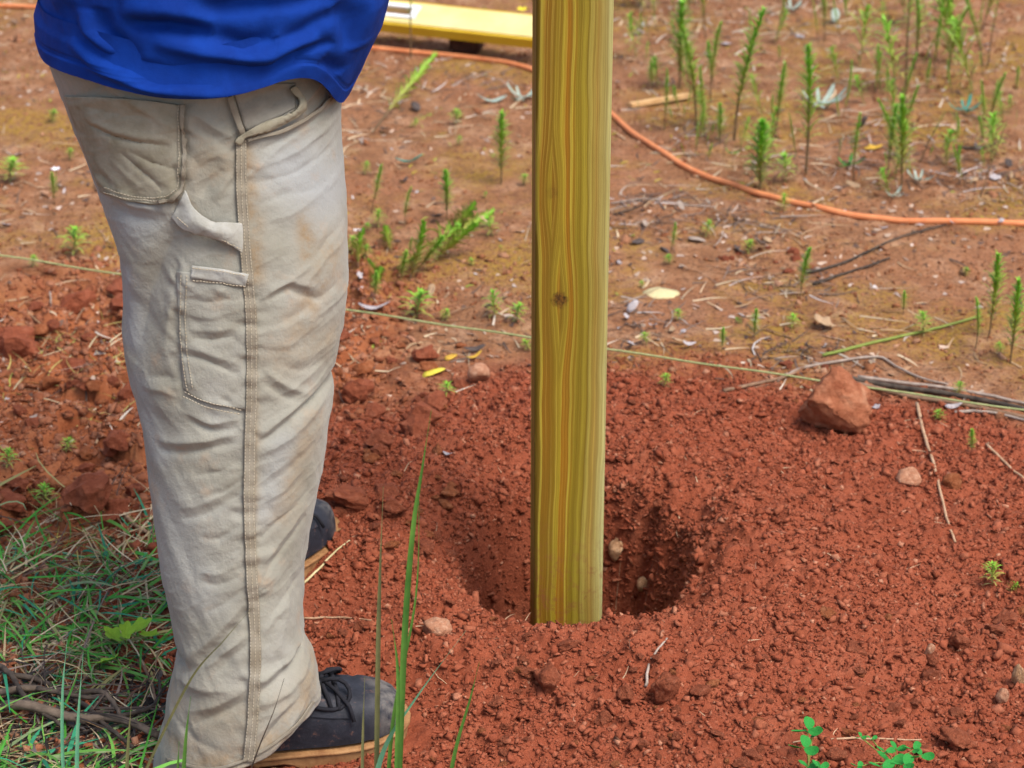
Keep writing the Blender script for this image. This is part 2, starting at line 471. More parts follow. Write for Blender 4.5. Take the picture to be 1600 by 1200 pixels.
def height(X, Y):
    X = np.asarray(X, float); Y = np.asarray(Y, float)
    z = 0.05 * (fbm(X * 0.9, Y * 0.9, 3, 3) - 0.5) + 0.022 * (fbm(X * 5, Y * 5, 5, 3) - 0.5)
    z = z + 0.010 * (fbm(X * 26, Y * 26, 8, 4) - 0.5)
    D, Lm = disturbed(X, Y), left_mask(X, Y) * (1 - disturbed(X, Y) * 0.7)
    # loose crumbly soil
    w1, i1 = worley(X * 55 + 2 * fbm(X * 30, Y * 30, 2, 2), Y * 55, 11)
    w2, i2 = worley(X * 22 + 1.5 * fbm(X * 12, Y * 12, 4, 2), Y * 22, 13)
    z = z + D * (0.010 * (1 - w1) * (0.3 + i1) + 0.010 * (1 - w2) * (i2 > 0.45) * i2 + 0.010 * (fbm(X * 70, Y * 70, 25, 2) - 0.5))
    # cloddy bank on the left
    w3, i3 = worley(X * 13 + 1.2 * fbm(X * 9, Y * 9, 6, 2), Y * 11, 15)
    z = z + Lm * (0.046 * sm(0.95, 0.15, w3) * (0.15 + 0.85 * i3) * i3 + 0.012 * (1 - w2) - 0.018)
    # spoil heaped round the hole, then the hole itself
    rr = np.sqrt(((X - HX) / 0.85) ** 2 + (Y - HY) ** 2)
    z = z + 0.038 * np.exp(-((rr - 0.36) / 0.20) ** 2)
    wob = 0.16 * (fbm(X * 8, Y * 8, 21, 5) - 0.5)
    ro = np.sqrt(((X - HX) / 0.225) ** 2 + ((Y - HY) / 0.255) ** 2) + wob * 2.2
    ri = np.sqrt(((X - HX) / 0.172) ** 2 + ((Y - HY - 0.01) / 0.212) ** 2) + wob * 2.4
    z = z - 0.06 * sm(1.15, 0.50, ro) - 0.46 * sm(1.05, 0.36, ri)
    inh = sm(1.25, 0.8, ro)
    z = z + inh * (0.030 * (fbm(X * 16, Y * 16, 23, 4) - 0.5) + 0.012 * (1 - w2) * i2)
    # heavy ridge of soil at the near lip
    z = z + 0.030 * np.exp(-(((X - 0.06) / 0.22) ** 2 + ((Y - 2.60) / 0.07) ** 2))
    # keep the soil level under the feet
    for fx, fy in ((-0.30, 2.50), (-0.36, 2.79)):
        k = np.exp(-(((X - fx) / 0.2) ** 2 + ((Y - fy) / 0.11) ** 2) ** 2)
        z = z * (1 - k) + 0.004 * k
    return z

def hz(x, y):
    return float(height(np.array([x]), np.array([y]))[0])

def gp(px, py, dz=0.0):
    """point of the ground seen at that pixel"""
    r = ray(px, py)
    o = np.array([0, 0, CAM_H])
    t = np.linspace((0.14 - CAM_H) / r[2], (-0.30 - CAM_H) / r[2], 160)
    P = o + t[:, None] * r
    below = P[:, 2] < height(P[:, 0], P[:, 1])
    p = P[int(np.argmax(below))] if below.any() else P[-1]
    p[2] = hz(p[0], p[1]) + dz
    return p

def axis(lo, hi, step, far_lo, far_hi, g=1.12):
    core = list(np.arange(lo, hi, step))
    a, s = [], step
    x = lo
    while x > far_lo:
        s *= g; x -= s; a.append(x)
    b, s, x = [], step, core[-1]
    while x < far_hi:
        s *= g; x += s; b.append(x)
    return np.array(a[::-1] + core + b)

gx = axis(-0.85, 1.05, 0.0048, -45, 45, 1.045)
ya = np.arange(2.0, 3.5, 0.0048); yb = np.arange(3.5, 6.3, 0.009)
yc = axis(6.3, 6.32, 0.009, 6.29, 60, 1.06); yc = yc[yc > 6.3]
yd = axis(1.99, 2.0, 0.0048, -12, 1.995, 1.06); yd = yd[yd < 1.995]
gy = np.concatenate([yd, ya, yb, yc])
GX, GY = np.meshgrid(gx, gy)
GZ = height(GX, GY)
V = np.stack([GX, GY, GZ], -1).reshape(-1, 3)
me = mesh('ground', V, gridf(len(gy), len(gx)), {'disturbed': disturbed(GX, GY).ravel(), 'left_bank': left_mask(GX, GY).ravel(), 'humus': humus(GX, GY).ravel()})
ground = link('ground', me, MAT['ground'], smooth=True)
tag(ground, kind='structure')

# ------------------------------------------------------------------ post
def make_post():
    hw, r = 0.050, 0.007
    ring = []
    for cx, cy, a0 in ((1, -1, -90), (1, 1, 0), (-1, 1, 90), (-1, -1, 180)):
        for k in range(6):
            a = R(a0 + k * 18)
            ring.append((cx * (hw - r) + r * math.cos(a), cy * (hw - r) + r * math.sin(a)))
    # extra vertices along the faces
    full = []
    n = len(ring)
    for i in range(n):
        a, b = ring[i], ring[(i + 1) % n]
        full.append(a)
        if math.dist(a, b) > 0.02:
            for t in np.linspace(0, 1, 9)[1:-1]:
                full.append((a[0] + (b[0] - a[0]) * t, a[1] + (b[1] - a[1]) * t))
    zs = np.arange(-0.55, 1.86, 0.02)
    full = np.array(full); nc = len(full)
    P = np.zeros((len(zs), nc, 3))
    for i, z in enumerate(zs):
        wob = 1 + 0.006 * (vnoise(full[:, 0] * 40 + 5, z * 3 + full[:, 1] * 40, 3) - 0.5)
        P[i, :, 0] = full[:, 0] * wob; P[i, :, 1] = full[:, 1] * wob; P[i, :, 2] = z
    f = [tuple(q) for q in gridf(len(zs), nc, True)]
    f.append(tuple(range(nc))[::-1]); f.append(tuple((len(zs) - 1) * nc + i for i in range(nc)))
    o = link('wooden_post', mesh('wooden_post', P.reshape(-1, 3), f), MAT['pine'], smooth=True)
    o.location = (POST_X, POST_Y, 0); o.rotation_euler = (0, 0, R(2.5))
    tag(o, 'square treated pine post standing upright in a freshly dug hole', 'post')
    return o
make_post()

# ------------------------------------------------------------------ person
person = empty('person', (0, 0, 0))
person.location = (-0.33, 2.62, 0)
tag(person, 'person in blue shirt, khaki work trousers and dark boots standing beside post', 'person')
PL = Vector(person.location)

def plink(name, v, f, mat, smooth=True, parent=None, attrs=None):
    me = mesh(name, np.asarray([tuple(p) for p in v], float) - np.array(PL), f, attrs)
    return link(name, me, mat, parent or person, smooth)

# --- near leg + hips: one tube whose outline follows the trouser outline
SIL = np.array([(-200, 110, 480), (-60, 100, 505), (0, 84, 520), (40, 66, 530), (70, 62, 534), (150, 90, 528), (200, 112, 528), (250, 132, 531), (300, 150, 535), (350, 165, 540),
                (400, 180, 541), (450, 188, 541), (480, 190, 538), (520, 187, 533), (560, 192, 524), (600, 200, 513), (620, 207, 519),
                (650, 213, 518), (700, 222, 508), (750, 229, 500), (800, 236, 491), (850, 243, 480), (900, 250, 473), (950, 262, 472),
                (1000, 270, 471), (1030, 273, 478), (1050, 270, 490), (1080, 262, 498), (1100, 258, 499), (1130, 256, 499),
                (1160, 246, 499), (1200, 236, 499), (1260, 230, 499)], float)

def leg_centre_y(z):
    return 2.400 + 0.180 * sm(0.0, 0.75, z) + 0.10 * sm(0.62, 0.86, z)

def leg_half_depth(z):
    return 0.098 + 0.012 * sm(0.15, 0.0, z) + 0.027 * sm(0.2, 0.7, z) + 0.065 * sm(0.62, 0.86, z)

def seg_dist(x, z, poly):
    """distance to a polyline, signed side and position along it"""
    best = np.full(x.shape, 9.0); side = np.zeros(x.shape); tt = np.zeros(x.shape)
    n = len(poly) - 1
    for i in range(n):
        a, b = poly[i], poly[i + 1]
        ex, ez = b[0] - a[0], b[1] - a[1]
        L2 = ex * ex + ez * ez
        t = np.clip(((x - a[0]) * ex + (z - a[1]) * ez) / L2, 0, 1)
        dx, dz = x - a[0] - t * ex, z - a[1] - t * ez
        d = np.hypot(dx, dz)
        m_ = d < best
        best = np.where(m_, d, best); side = np.where(m_, np.sign(ex * dz - ez * dx), side); tt = np.where(m_, (i + t) / n, tt)
    return best, side, tt

def leg_xz(pts):
    """trouser-surface coordinates (x across, z up) of measured points"""
    out = []
    for px, py in pts:
        Y = 2.45
        for _ in range(3):
            p = at_y(px, py, Y)
            z = max(0, p[2])
            Y = float(leg_centre_y(z) - leg_half_depth(z) * 0.93)
        p = at_y(px, py, Y)
        out.append((p[0], p[2]))
    return out

# creases: points, width (mm), depth (mm, + outward)
CREASE = [
    ([(280, 352), (250, 405), (222, 470), (205, 590)], 19, -16), ([(292, 420), (268, 480), (258, 560)], 16, 7),
    ([(215, 400), (196, 470), (192, 560)], 14, 5),
    ([(150, 318), (200, 326), (265, 328)], 7, 6), ([(165, 340), (220, 350), (262, 345)], 10, -5),
    ([(118, 205), (190, 220), (275, 224)], 5, -5), ([(118, 196), (190, 210), (275, 215)], 5, 4), ([(185, 240), (220, 265), (258, 298)], 6, -5), ([(165, 252), (200, 280), (235, 300)], 8, 4),
    ([(200, 235), (240, 250), (280, 258)], 5, -4), ([(158, 132), (215, 160), (282, 200)], 8, 5), ([(120, 160), (150, 140), (165, 128)], 6, -4), ([(105, 175), (180, 180), (280, 178)], 9, -3),
    ([(290, 166), (330, 190), (376, 218)], 6, 5), ([(300, 190), (335, 212), (365, 235)], 6, -5),
    ([(318, 305), (330, 280), (350, 258)], 7, -7), ([(335, 310), (355, 280), (366, 262)], 6, 5), ([(310, 240), (340, 235), (366, 250)], 9, 5),
    ([(392, 240), (460, 222), (525, 205)], 5, -4), ([(392, 262), (470, 250), (530, 228)], 6, 3), ([(395, 285), (460, 285), (530, 268)], 5, -2.5), ([(392, 322), (440, 312), (490, 320)], 6, -2.5),
    ([(395, 350), (450, 345), (535, 318)], 7, 2.5), ([(480, 430), (510, 400), (538, 388)], 6, -3), ([(470, 460), (505, 425), (540, 412)], 6, 3),
    ([(418, 470), (452, 458), (482, 480), (500, 492)], 6, -6), ([(420, 455), (455, 446), (490, 466)], 6, 5), ([(415, 510), (470, 500), (530, 470)], 8, -4), ([(415, 540), (450, 545), (500, 520)], 8, 3),
    ([(412, 576), (440, 602), (474, 632)], 6, 6), ([(408, 592), (436, 620), (462, 640)], 6, -5), ([(430, 568), (465, 590), (505, 592)], 8, -3.5),
    ([(402, 694), (440, 672), (480, 648), (520, 626)], 7, -10), ([(402, 680), (440, 656), (480, 634), (520, 615)], 7, 7), ([(402, 712), (450, 690), (515, 648)], 8, 4),
    ([(274, 552), (320, 560), (376, 584)], 6, -6), ([(280, 538), (325, 548), (376, 566)], 6, 4), ([(300, 528), (335, 530), (372, 520)], 6, -5), ([(300, 515), (340, 512), (372, 506)], 6, 4),
    ([(290, 462), (330, 470), (374, 462)], 6, -3), ([(290, 490), (330, 492), (374, 480)], 6, 3),
    ([(225, 600), (260, 590), (280, 600)], 8, -5), ([(215, 620), (255, 612), (285, 622)], 8, 5), ([(285, 640), (330, 660), (376, 652)], 6, 5), ([(290, 655), (335, 672), (378, 668)], 6, -6),
    ([(240, 716), (300, 706), (378, 688)], 6, -8), ([(235, 700), (300, 690), (375, 675)], 7, 5), ([(300, 745), (340, 735), (380, 715)], 6, -4), ([(330, 730), (360, 728), (384, 730)], 6, 3),
    ([(283, 815), (325, 800), (378, 768)], 7, -5), ([(275, 800), (325, 782), (375, 752)], 8, 4), ([(310, 840), (345, 838), (380, 815)], 6, -4), ([(320, 775), (350, 765), (380, 745)], 5, -4),
    ([(306, 908), (340, 912), (382, 894)], 6, -4), ([(300, 892), (340, 893), (380, 878)], 6, 3), ([(320, 955), (350, 940), (384, 912)], 6, -3.5),
    ([(278, 1074), (320, 1030), (360, 985), (392, 950)], 8, -9), ([(276, 1050), (318, 1008), (360, 962), (388, 930)], 9, 5), ([(330, 1055), (360, 1025), (394, 1000)], 6, -5), ([(318, 1045), (350, 1015), (385, 988)], 5, 4),
    ([(406, 910), (440, 872), (472, 832)], 5, -5), ([(404, 890), (440, 852), (472, 815)], 6, 4), ([(404, 845), (435, 822), (478, 795)], 5, -4), ([(404, 790), (440, 775), (485, 745)], 6, 3), ([(404, 770), (440, 750), (490, 720)], 5, -3),
    ([(408, 985), (440, 950), (470, 935)], 6, -3), ([(404, 1005), (425, 975), (445, 965)], 6, 3), ([(430, 1040), (440, 990), (452, 930)], 9, 3),
    ([(400, 1084), (435, 1074), (475, 1058), (492, 1046)], 7, -12), ([(398, 1066), (435, 1054), (478, 1034)], 9, 7), ([(405, 1100), (445, 1094), (490, 1078)], 8, 6),
    ([(256, 1075), (270, 1060), (282, 1050)], 7, -9), ([(262, 1088), (300, 1080), (380, 1072)], 11, 7),
    ([(300, 1138), (345, 1115), (392, 1088)], 8, -9), ([(280, 1128), (335, 1102), (392, 1070)], 8, 5), ([(262, 1140), (300, 1160), (350, 1170)], 8, -4),
    ([(410, 1165), (440, 1130), (470, 1105)], 5, -4), ([(425, 1175), (455, 1140), (482, 1112)], 5, 4), ([(395, 1180), (420, 1150), (445, 1120)], 5, -4), ([(400, 1150), (425, 1125), (455, 1108)], 5, 3),
    ([(370, 160), (415, 158), (455, 156)], 14, -15), ([(392, 186), (425, 176), (455, 166)], 9, -8),
    ([(380, 214), (430, 196), (468, 178), (508, 150)], 6, 8),
]
STAIN = [([(110, 250), (200, 270), (270, 270)], 40, 0.85), ([(150, 160), (260, 190)], 35, 0.45), ([(390, 150), (380, 240), (395, 340), (400, 430)], 14, 0.9),
         ([(320, 240), (350, 260)], 22, 0.6), ([(475, 350), (480, 410)], 14, 0.9), ([(510, 420), (470, 520)], 26, 0.75), ([(440, 560), (520, 560)], 35, 0.5), ([(480, 690), (440, 820)], 22, 0.55),
         ([(395, 500), (394, 900)], 9, 0.7), ([(260, 1180), (330, 1190), (420, 1170), (495, 1090)], 26, 0.8), ([(310, 460), (360, 480)], 30, 0.35), ([(260, 1120), (480, 1120)], 40, 0.4)]
WORN_HILITE = [([(450, 270), (505, 330)], 48, 1.0), ([(440, 700), (420, 800)], 26, 0.6), ([(190, 360), (220, 340)], 35, 0.8), ([(210, 620), (235, 720)], 28, 0.7), ([(250, 800), (300, 930)], 50, 0.5), ([(190, 450), (195, 560)], 18, 0.9)]  # painted bluish highlights on lit folds and edges, plus a pale thigh stain

def build_trousers():
    nth, nz = 420, 560
    th = np.linspace(0, 2 * math.pi, nth, endpoint=False)
    ztop = 1.06
    # hem: high over the instep (x+), dropping towards the heel
    cx_, sy_ = np.cos(th), np.sin(th)
    zhem = 0.060 + 0.040 * sm(-0.1, 0.9, cx_) - 0.040 * sm(-0.2, -1.0, cx_) + 0.003 * np.sin(th * 7)
    v = np.linspace(0, 1, nz)[:, None] ** 1.0
    Z = zhem[None, :] + v * (ztop - zhem[None, :])
    zr = Z
    Yc = leg_centre_y(zr); hd = leg_half_depth(zr)
    _, py = proj(0 * zr, Yc - 0.25 * hd, zr)
    xl = np.interp(py, SIL[:, 0], SIL[:, 1]); xr = np.interp(py, SIL[:, 0], SIL[:, 2])
    ax = (Yc - 0.25 * hd) * cP + (CAM_H - zr) * sP
    XL = (xl - 800) / FPX * ax; XR = (xr - 800) / FPX * ax
    cx = (XL + XR) / 2; hw = (XR - XL) / 2
    e = 0.92
    X = cx + hw * np.sign(cx_) * np.abs(cx_) ** e
    Y = Yc + hd * np.sign(sy_) * np.abs(sy_) ** e
    # normals (in plan)
    nxv = cx_ / hw; nyv = sy_ / hd
    l = np.hypot(nxv, nyv); nxv = nxv / l; nyv = nyv / l
    near = sm(0.25, -0.15, nyv + 0 * X)
    disp = np.zeros_like(X); stain = np.zeros_like(X); worn_hilite = np.zeros_like(X)
    jx = X + 0.006 * (fbm(X * 22, Z * 22, 71, 3) - 0.5); jz = Z + 0.006 * (fbm(X * 22 + 9, Z * 22, 73, 3) - 0.5)
    for pts, w, dep in CREASE:
        d, s, t = seg_dist(jx, jz, leg_xz(pts))
        ends = np.sin(np.clip(t, 0.0, 1.0) * math.pi) ** 0.6
        w_ = w / 1000 * 0.82
        # sharp on one side, soft on the other
        ww = np.where(s > 0, w_ * 1.25, w_ * 0.75)
        disp += near * ends * dep / 1000 * 0.70 * (0.55 * np.exp(-(d / ww) ** 2) + 0.45 * np.exp(-1.3 * d / ww))
    for L_, arr in ((STAIN, stain), (WORN_HILITE, worn_hilite)):
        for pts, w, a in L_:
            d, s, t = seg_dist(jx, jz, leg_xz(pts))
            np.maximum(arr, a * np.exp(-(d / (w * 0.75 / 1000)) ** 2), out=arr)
    # small random drape all round
    s_ = th[None, :] * 0.13
    q = s_ * 1.0 + Z * 0.55
    for k, fr, am in ((1, 16, 5.0), (2, 34, 2.0), (3, 70, 0.8)):
        # periodic in angle by blending
        def nz_(a): return fbm((a * 0.13 * fr * 0.9) + Z * fr * 0.35, Z * fr + a * 0.13 * fr * 0.5, 80 + k, 2) - 0.5
        w_ = th[None, :] / (2 * math.pi)
        n_ = nz_(th[None, :]) * (1 - w_) + nz_(th[None, :] - 2 * math.pi) * w_
        ridge = 1 - 2 * np.abs(n_)
        disp += am / 1000 * (0.6 * n_ * 2 + 0.4 * (ridge - 0.8)) 
    # crisp little creases, mostly slanting up towards the front
    for k, fr, am in ((4, 26, 1.5), (5, 55, 0.7)):
        sl = Z - 0.45 * X
        n_ = fbm(X * fr * 0.30 + 3, sl * fr, 130 + k, 2) - 0.5
        disp += near * am / 1000 * (np.clip(1 - 7 * np.abs(n_), 0, 1) ** 1.5) * sm(0.42, 0.62, vnoise(X * 11 + k, Z * 9, 140 + k))
    # small puckers across the side seam
    d, s, t = seg_dist(jx, jz, leg_xz([(378, 215), (384, 400), (393, 600), (390, 800), (398, 1000), (390, 1195)]))
    disp += near * 0.0065 * np.exp(-(d / 0.024) ** 2) * (vnoise(X * 35 + Z * 20, Z * 95, 91) - 0.5) * sm(0.3, 0.6, vnoise(X * 8, Z * 14, 92))
    for pts in ([(290, 160), (292, 285), (276, 312), (200, 318), (155, 304)], [(276, 420), (276, 500), (280, 560), (290, 618), (376, 642)], [(300, 436), (384, 446)]):
        d, s, t = seg_dist(jx, jz, leg_xz(pts))
        disp += near * 0.0070 * np.exp(-(d / 0.012) ** 2) * (vnoise(X * 85 + Z * 25, Z * 95 + X * 20, 95) - 0.5)
        disp -= near * 0.0018 * np.exp(-(d / 0.004) ** 2)
    # flatter at outline so that it keeps its place
    X = X + nxv * disp; Y = Y + nyv * disp
    v1 = np.stack([X, Y, Z], -1).reshape(-1, 3)
    f1 = gridf(nz, nth, True)
    # hem turned inside
    inner = v1[:nth].copy()
    c0 = inner.mean(0)
    inner = c0 + (inner - c0) * 0.965; inner[:, 2] = v1[:nth, 2] + 0.0015
    inner2 = c0 + (inner - c0) * 0.86; inner2[:, 2] = v1[:nth, 2] + 0.03
    n1 = len(v1)
    idx = np.arange(nth); nx_ = (idx + 1) % nth
    fh = np.concatenate([np.stack([idx, n1 + idx, n1 + nx_, nx_], -1), np.stack([n1 + idx, n1 + nth + idx, n1 + nth + nx_, n1 + nx_], -1)])
    # far leg, hidden behind the near one but for its boot
    nz2, nt2 = 90, 64
    t2 = np.linspace(0, 2 * math.pi, nt2, endpoint=False)[None, :]
    vv = np.linspace(0, 1, nz2)[:, None]
    Z2 = 0.03 + 0.03 * sm(0.2, 1, np.cos(t2 - 0.8)) + vv * 0.82
    k = sm(0.0, 0.8, Z2)
    X2c = -0.378 * (1 - k) + -0.338 * k; Y2c = 2.762 * (1 - k) + 2.745 * k
    r2 = 0.076 + 0.024 * k + 0.010 * sm(0.15, 0, Z2) + 0.008 * (fbm(t2 * 2 + Z2 * 9, Z2 * 18, 99, 3) - 0.5)
    v2 = np.stack([X2c + r2 * np.cos(t2), Y2c + r2 * np.sin(t2), Z2], -1).reshape(-1, 3)
    f2 = gridf(nz2, nt2, True)
    Vt = np.concatenate([v1, inner, inner2, v2])
    F = np.concatenate([f1, fh, f2 + n1 + 2 * nth])
    at = {}
    for nm, a in (('stain', stain), ('worn_hilite', worn_hilite)):
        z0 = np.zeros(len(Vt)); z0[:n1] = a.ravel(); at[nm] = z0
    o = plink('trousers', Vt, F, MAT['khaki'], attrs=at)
    # only the outer shell is used to lay pockets and seams on
    bvh = BVHTree.FromPolygons([Vector(p) for p in v1], [tuple(q) for q in f1])
    return o, bvh
trousers, LEG = build_trousers()

def on_leg(px, py, off=0.002):
    r = Vector(ray(px, py)).normalized()
    loc, nrm, i, d = LEG.ray_cast(Vector((0, 0, CAM_H)), r)
    if loc is None:
        # just off the outline: slide inwards
        return on_leg(px + (4 if px < 330 else -4), py, off) if 60 < px < 560 else Vector(at_y(px, py, 2.45))
    if nrm.dot(r) > 0: nrm = -nrm
    return loc + (nrm * 0.4 - r * 0.6) * off

def resample(pts, n):
    P = np.array(smooth_path(pts, 10)) if len(pts) > 2 else np.array(pts, float)
    d = np.concatenate([[0], np.cumsum(np.hypot(*np.diff(P, axis=0).T))])
    s = np.linspace(0, d[-1], n)
    return np.stack([np.interp(s, d, P[:, 0]), np.interp(s, d, P[:, 1])], -1)

def patch(name, top, bot, off, mat, parent, nu=26, nv=16, bulge=0.0, thick=0.003):
    T, B = resample(top, nu), resample(bot, nu)
    P = []
    for j in range(nv):
        t = j / (nv - 1)
        for i in range(nu):
            q = T[i] * (1 - t) + B[i] * t
            s = i / (nu - 1)
            P.append(on_leg(q[0], q[1], off + bulge * math.sin(math.pi * s) * (0.6 + 0.4 * math.sin(math.pi * t))))
    o = plink(name, P, gridf(nv, nu)[:, ::-1], mat, parent=parent)
    md = o.modifiers.new('thickness', 'SOLIDIFY'); md.thickness = thick; md.offset = -1
    return o

def ribbon(name, pts, width, off, mat, parent, n=80, thick=0.002):
    P = resample(pts, n); nrm = np.gradient(P, axis=0)
    nrm = np.stack([-nrm[:, 1], nrm[:, 0]], -1); nrm /= np.linalg.norm(nrm, axis=1)[:, None]
    return patch(name, P + nrm * width / 2, P - nrm * width / 2, off, mat, parent, n * 2, 7, 0.0006, thick)

SEAM = [(376, 218), (377, 300), (384, 400), (392, 500), (393, 600), (390, 700), (389, 800), (393, 900), (398, 1000), (396, 1100), (388, 1190)]
seam = ribbon('side_seam', SEAM, 17, 0.0022, MAT['khaki_seam'], trousers, 160)
bp = patch('back_pocket', [(101, 150), (170, 152), (240, 158), (284, 165)], [(158, 300), (200, 314), (255, 318), (286, 292)], 0.0042, MAT['khaki_pocket'], trousers, 96, 80, 0.0015, 0.003)
ribbon('pocket_edge', [(284, 163), (287, 220), (287, 285), (274, 308), (250, 316)], 7, 0.0062, MAT['khaki_seam'], bp, 40)
up = patch('tool_pocket', [(276, 424), (320, 428), (386, 434)], [(286, 606), (320, 628), (386, 640)], 0.0026, MAT['khaki'], trousers, 70, 100, 0.0015)
ribbon('pocket_hem', [(300, 424), (345, 430), (386, 438)], 20, 0.0038, MAT['khaki_loop'], up, 26)
lp = patch('hammer_loop', [(289, 297), (304, 324), (332, 344), (358, 347), (383, 350)], [(268, 340), (288, 359), (325, 370), (358, 382), (383, 398)], 0.003, MAT['khaki_loop'], trousers, 50, 24, 0.017, 0.003)
patch('pocket_bag', [(360, 128), (410, 130), (462, 130)], [(384, 206), (420, 190), (462, 168)], 0.0025, MAT['pocket_lining'], trousers, 20, 14, 0.0, 0.002)
ribbon('pocket_rim', [(368, 222), (384, 209), (420, 195), (455, 180), (470, 162), (456, 134)], 8, 0.005, MAT['khaki_pocket'], trousers, 40, 0.004)
ribbon('front_pocket_seam', [(386, 218), (440, 204), (490, 176), (514, 152)], 5, 0.005, MAT['khaki_seam'], trousers, 30)
ribbon('fly_seam', [(358, 150), (366, 175), (380, 212)], 9, 0.005, MAT['khaki_seam'], trousers, 20)
ribbon('hem_seam', [(262, 1186), (320, 1200), (370, 1192), (420, 1166), (462, 1132), (488, 1096)], 4, 0.002, MAT['khaki_seam'], trousers, 50)

def stitches():
    lines = []
    def off(pts, d):
        P = resample(pts, 60); g = np.gradient(P, axis=0)
        g = np.stack([-g[:, 1], g[:, 0]], -1); g /= np.linalg.norm(g, axis=1)[:, None]
        return [tuple(p) for p in P + g * d]
    for d in (-7, 0, 7): lines.append((off(SEAM, d), 0.0048))
    for d in (5, 11): lines.append((off([(290, 164), (290, 220), (290, 285), (276, 310), (250, 319), (200, 316), (160, 303)], d), 0.0068))
    for d in (0, 8): lines.append((off([(280, 430), (278, 500), (282, 560), (290, 612)], -4 - d), 0.0042))
    lines.append(([(302, 418), (345, 423), (384, 430)], 0.0085)); lines.append(([(302, 436), (345, 441), (384, 446)], 0.0085))
    for d in (0, 8): lines.append((off([(290, 612), (325, 628), (378, 640)], d), 0.0042))
    lines.append(([(278, 338), (300, 356), (330, 366), (380, 390)], 0.013))
    v, f = [], []
    for pts, o_ in lines:
        P = resample(pts, 400)
        d = np.concatenate([[0], np.cumsum(np.hypot(*np.diff(P, axis=0).T))])
        for s in np.arange(0, d[-1] - 4, 5.2):
            a = [np.interp(s, d, P[:, k]) for k in (0, 1)]; b = [np.interp(s + 3.2, d, P[:, k]) for k in (0, 1)]
            A, B = on_leg(*a, o_), on_leg(*b, o_)
            if (A - B).length < 0.02:
                tv, tf = tube([A, B], 0.0007, 4); n0 = len(v)
                v += tv; f += [tuple(i + n0 for i in q) for q in tf]
    o = plink('stitching', v, f, MAT['thread'], False, trousers)
    o['kind'] = 'stuff'
stitches()

# --- shirt
SSIL = np.array([(-260, 90, 600), (-120, 74, 618), (0, 54, 612), (30, 44, 603), (60, 46, 594), (100, 56, 574), (135, 70, 556), (170, 80, 540), (240, 95, 530)], float)

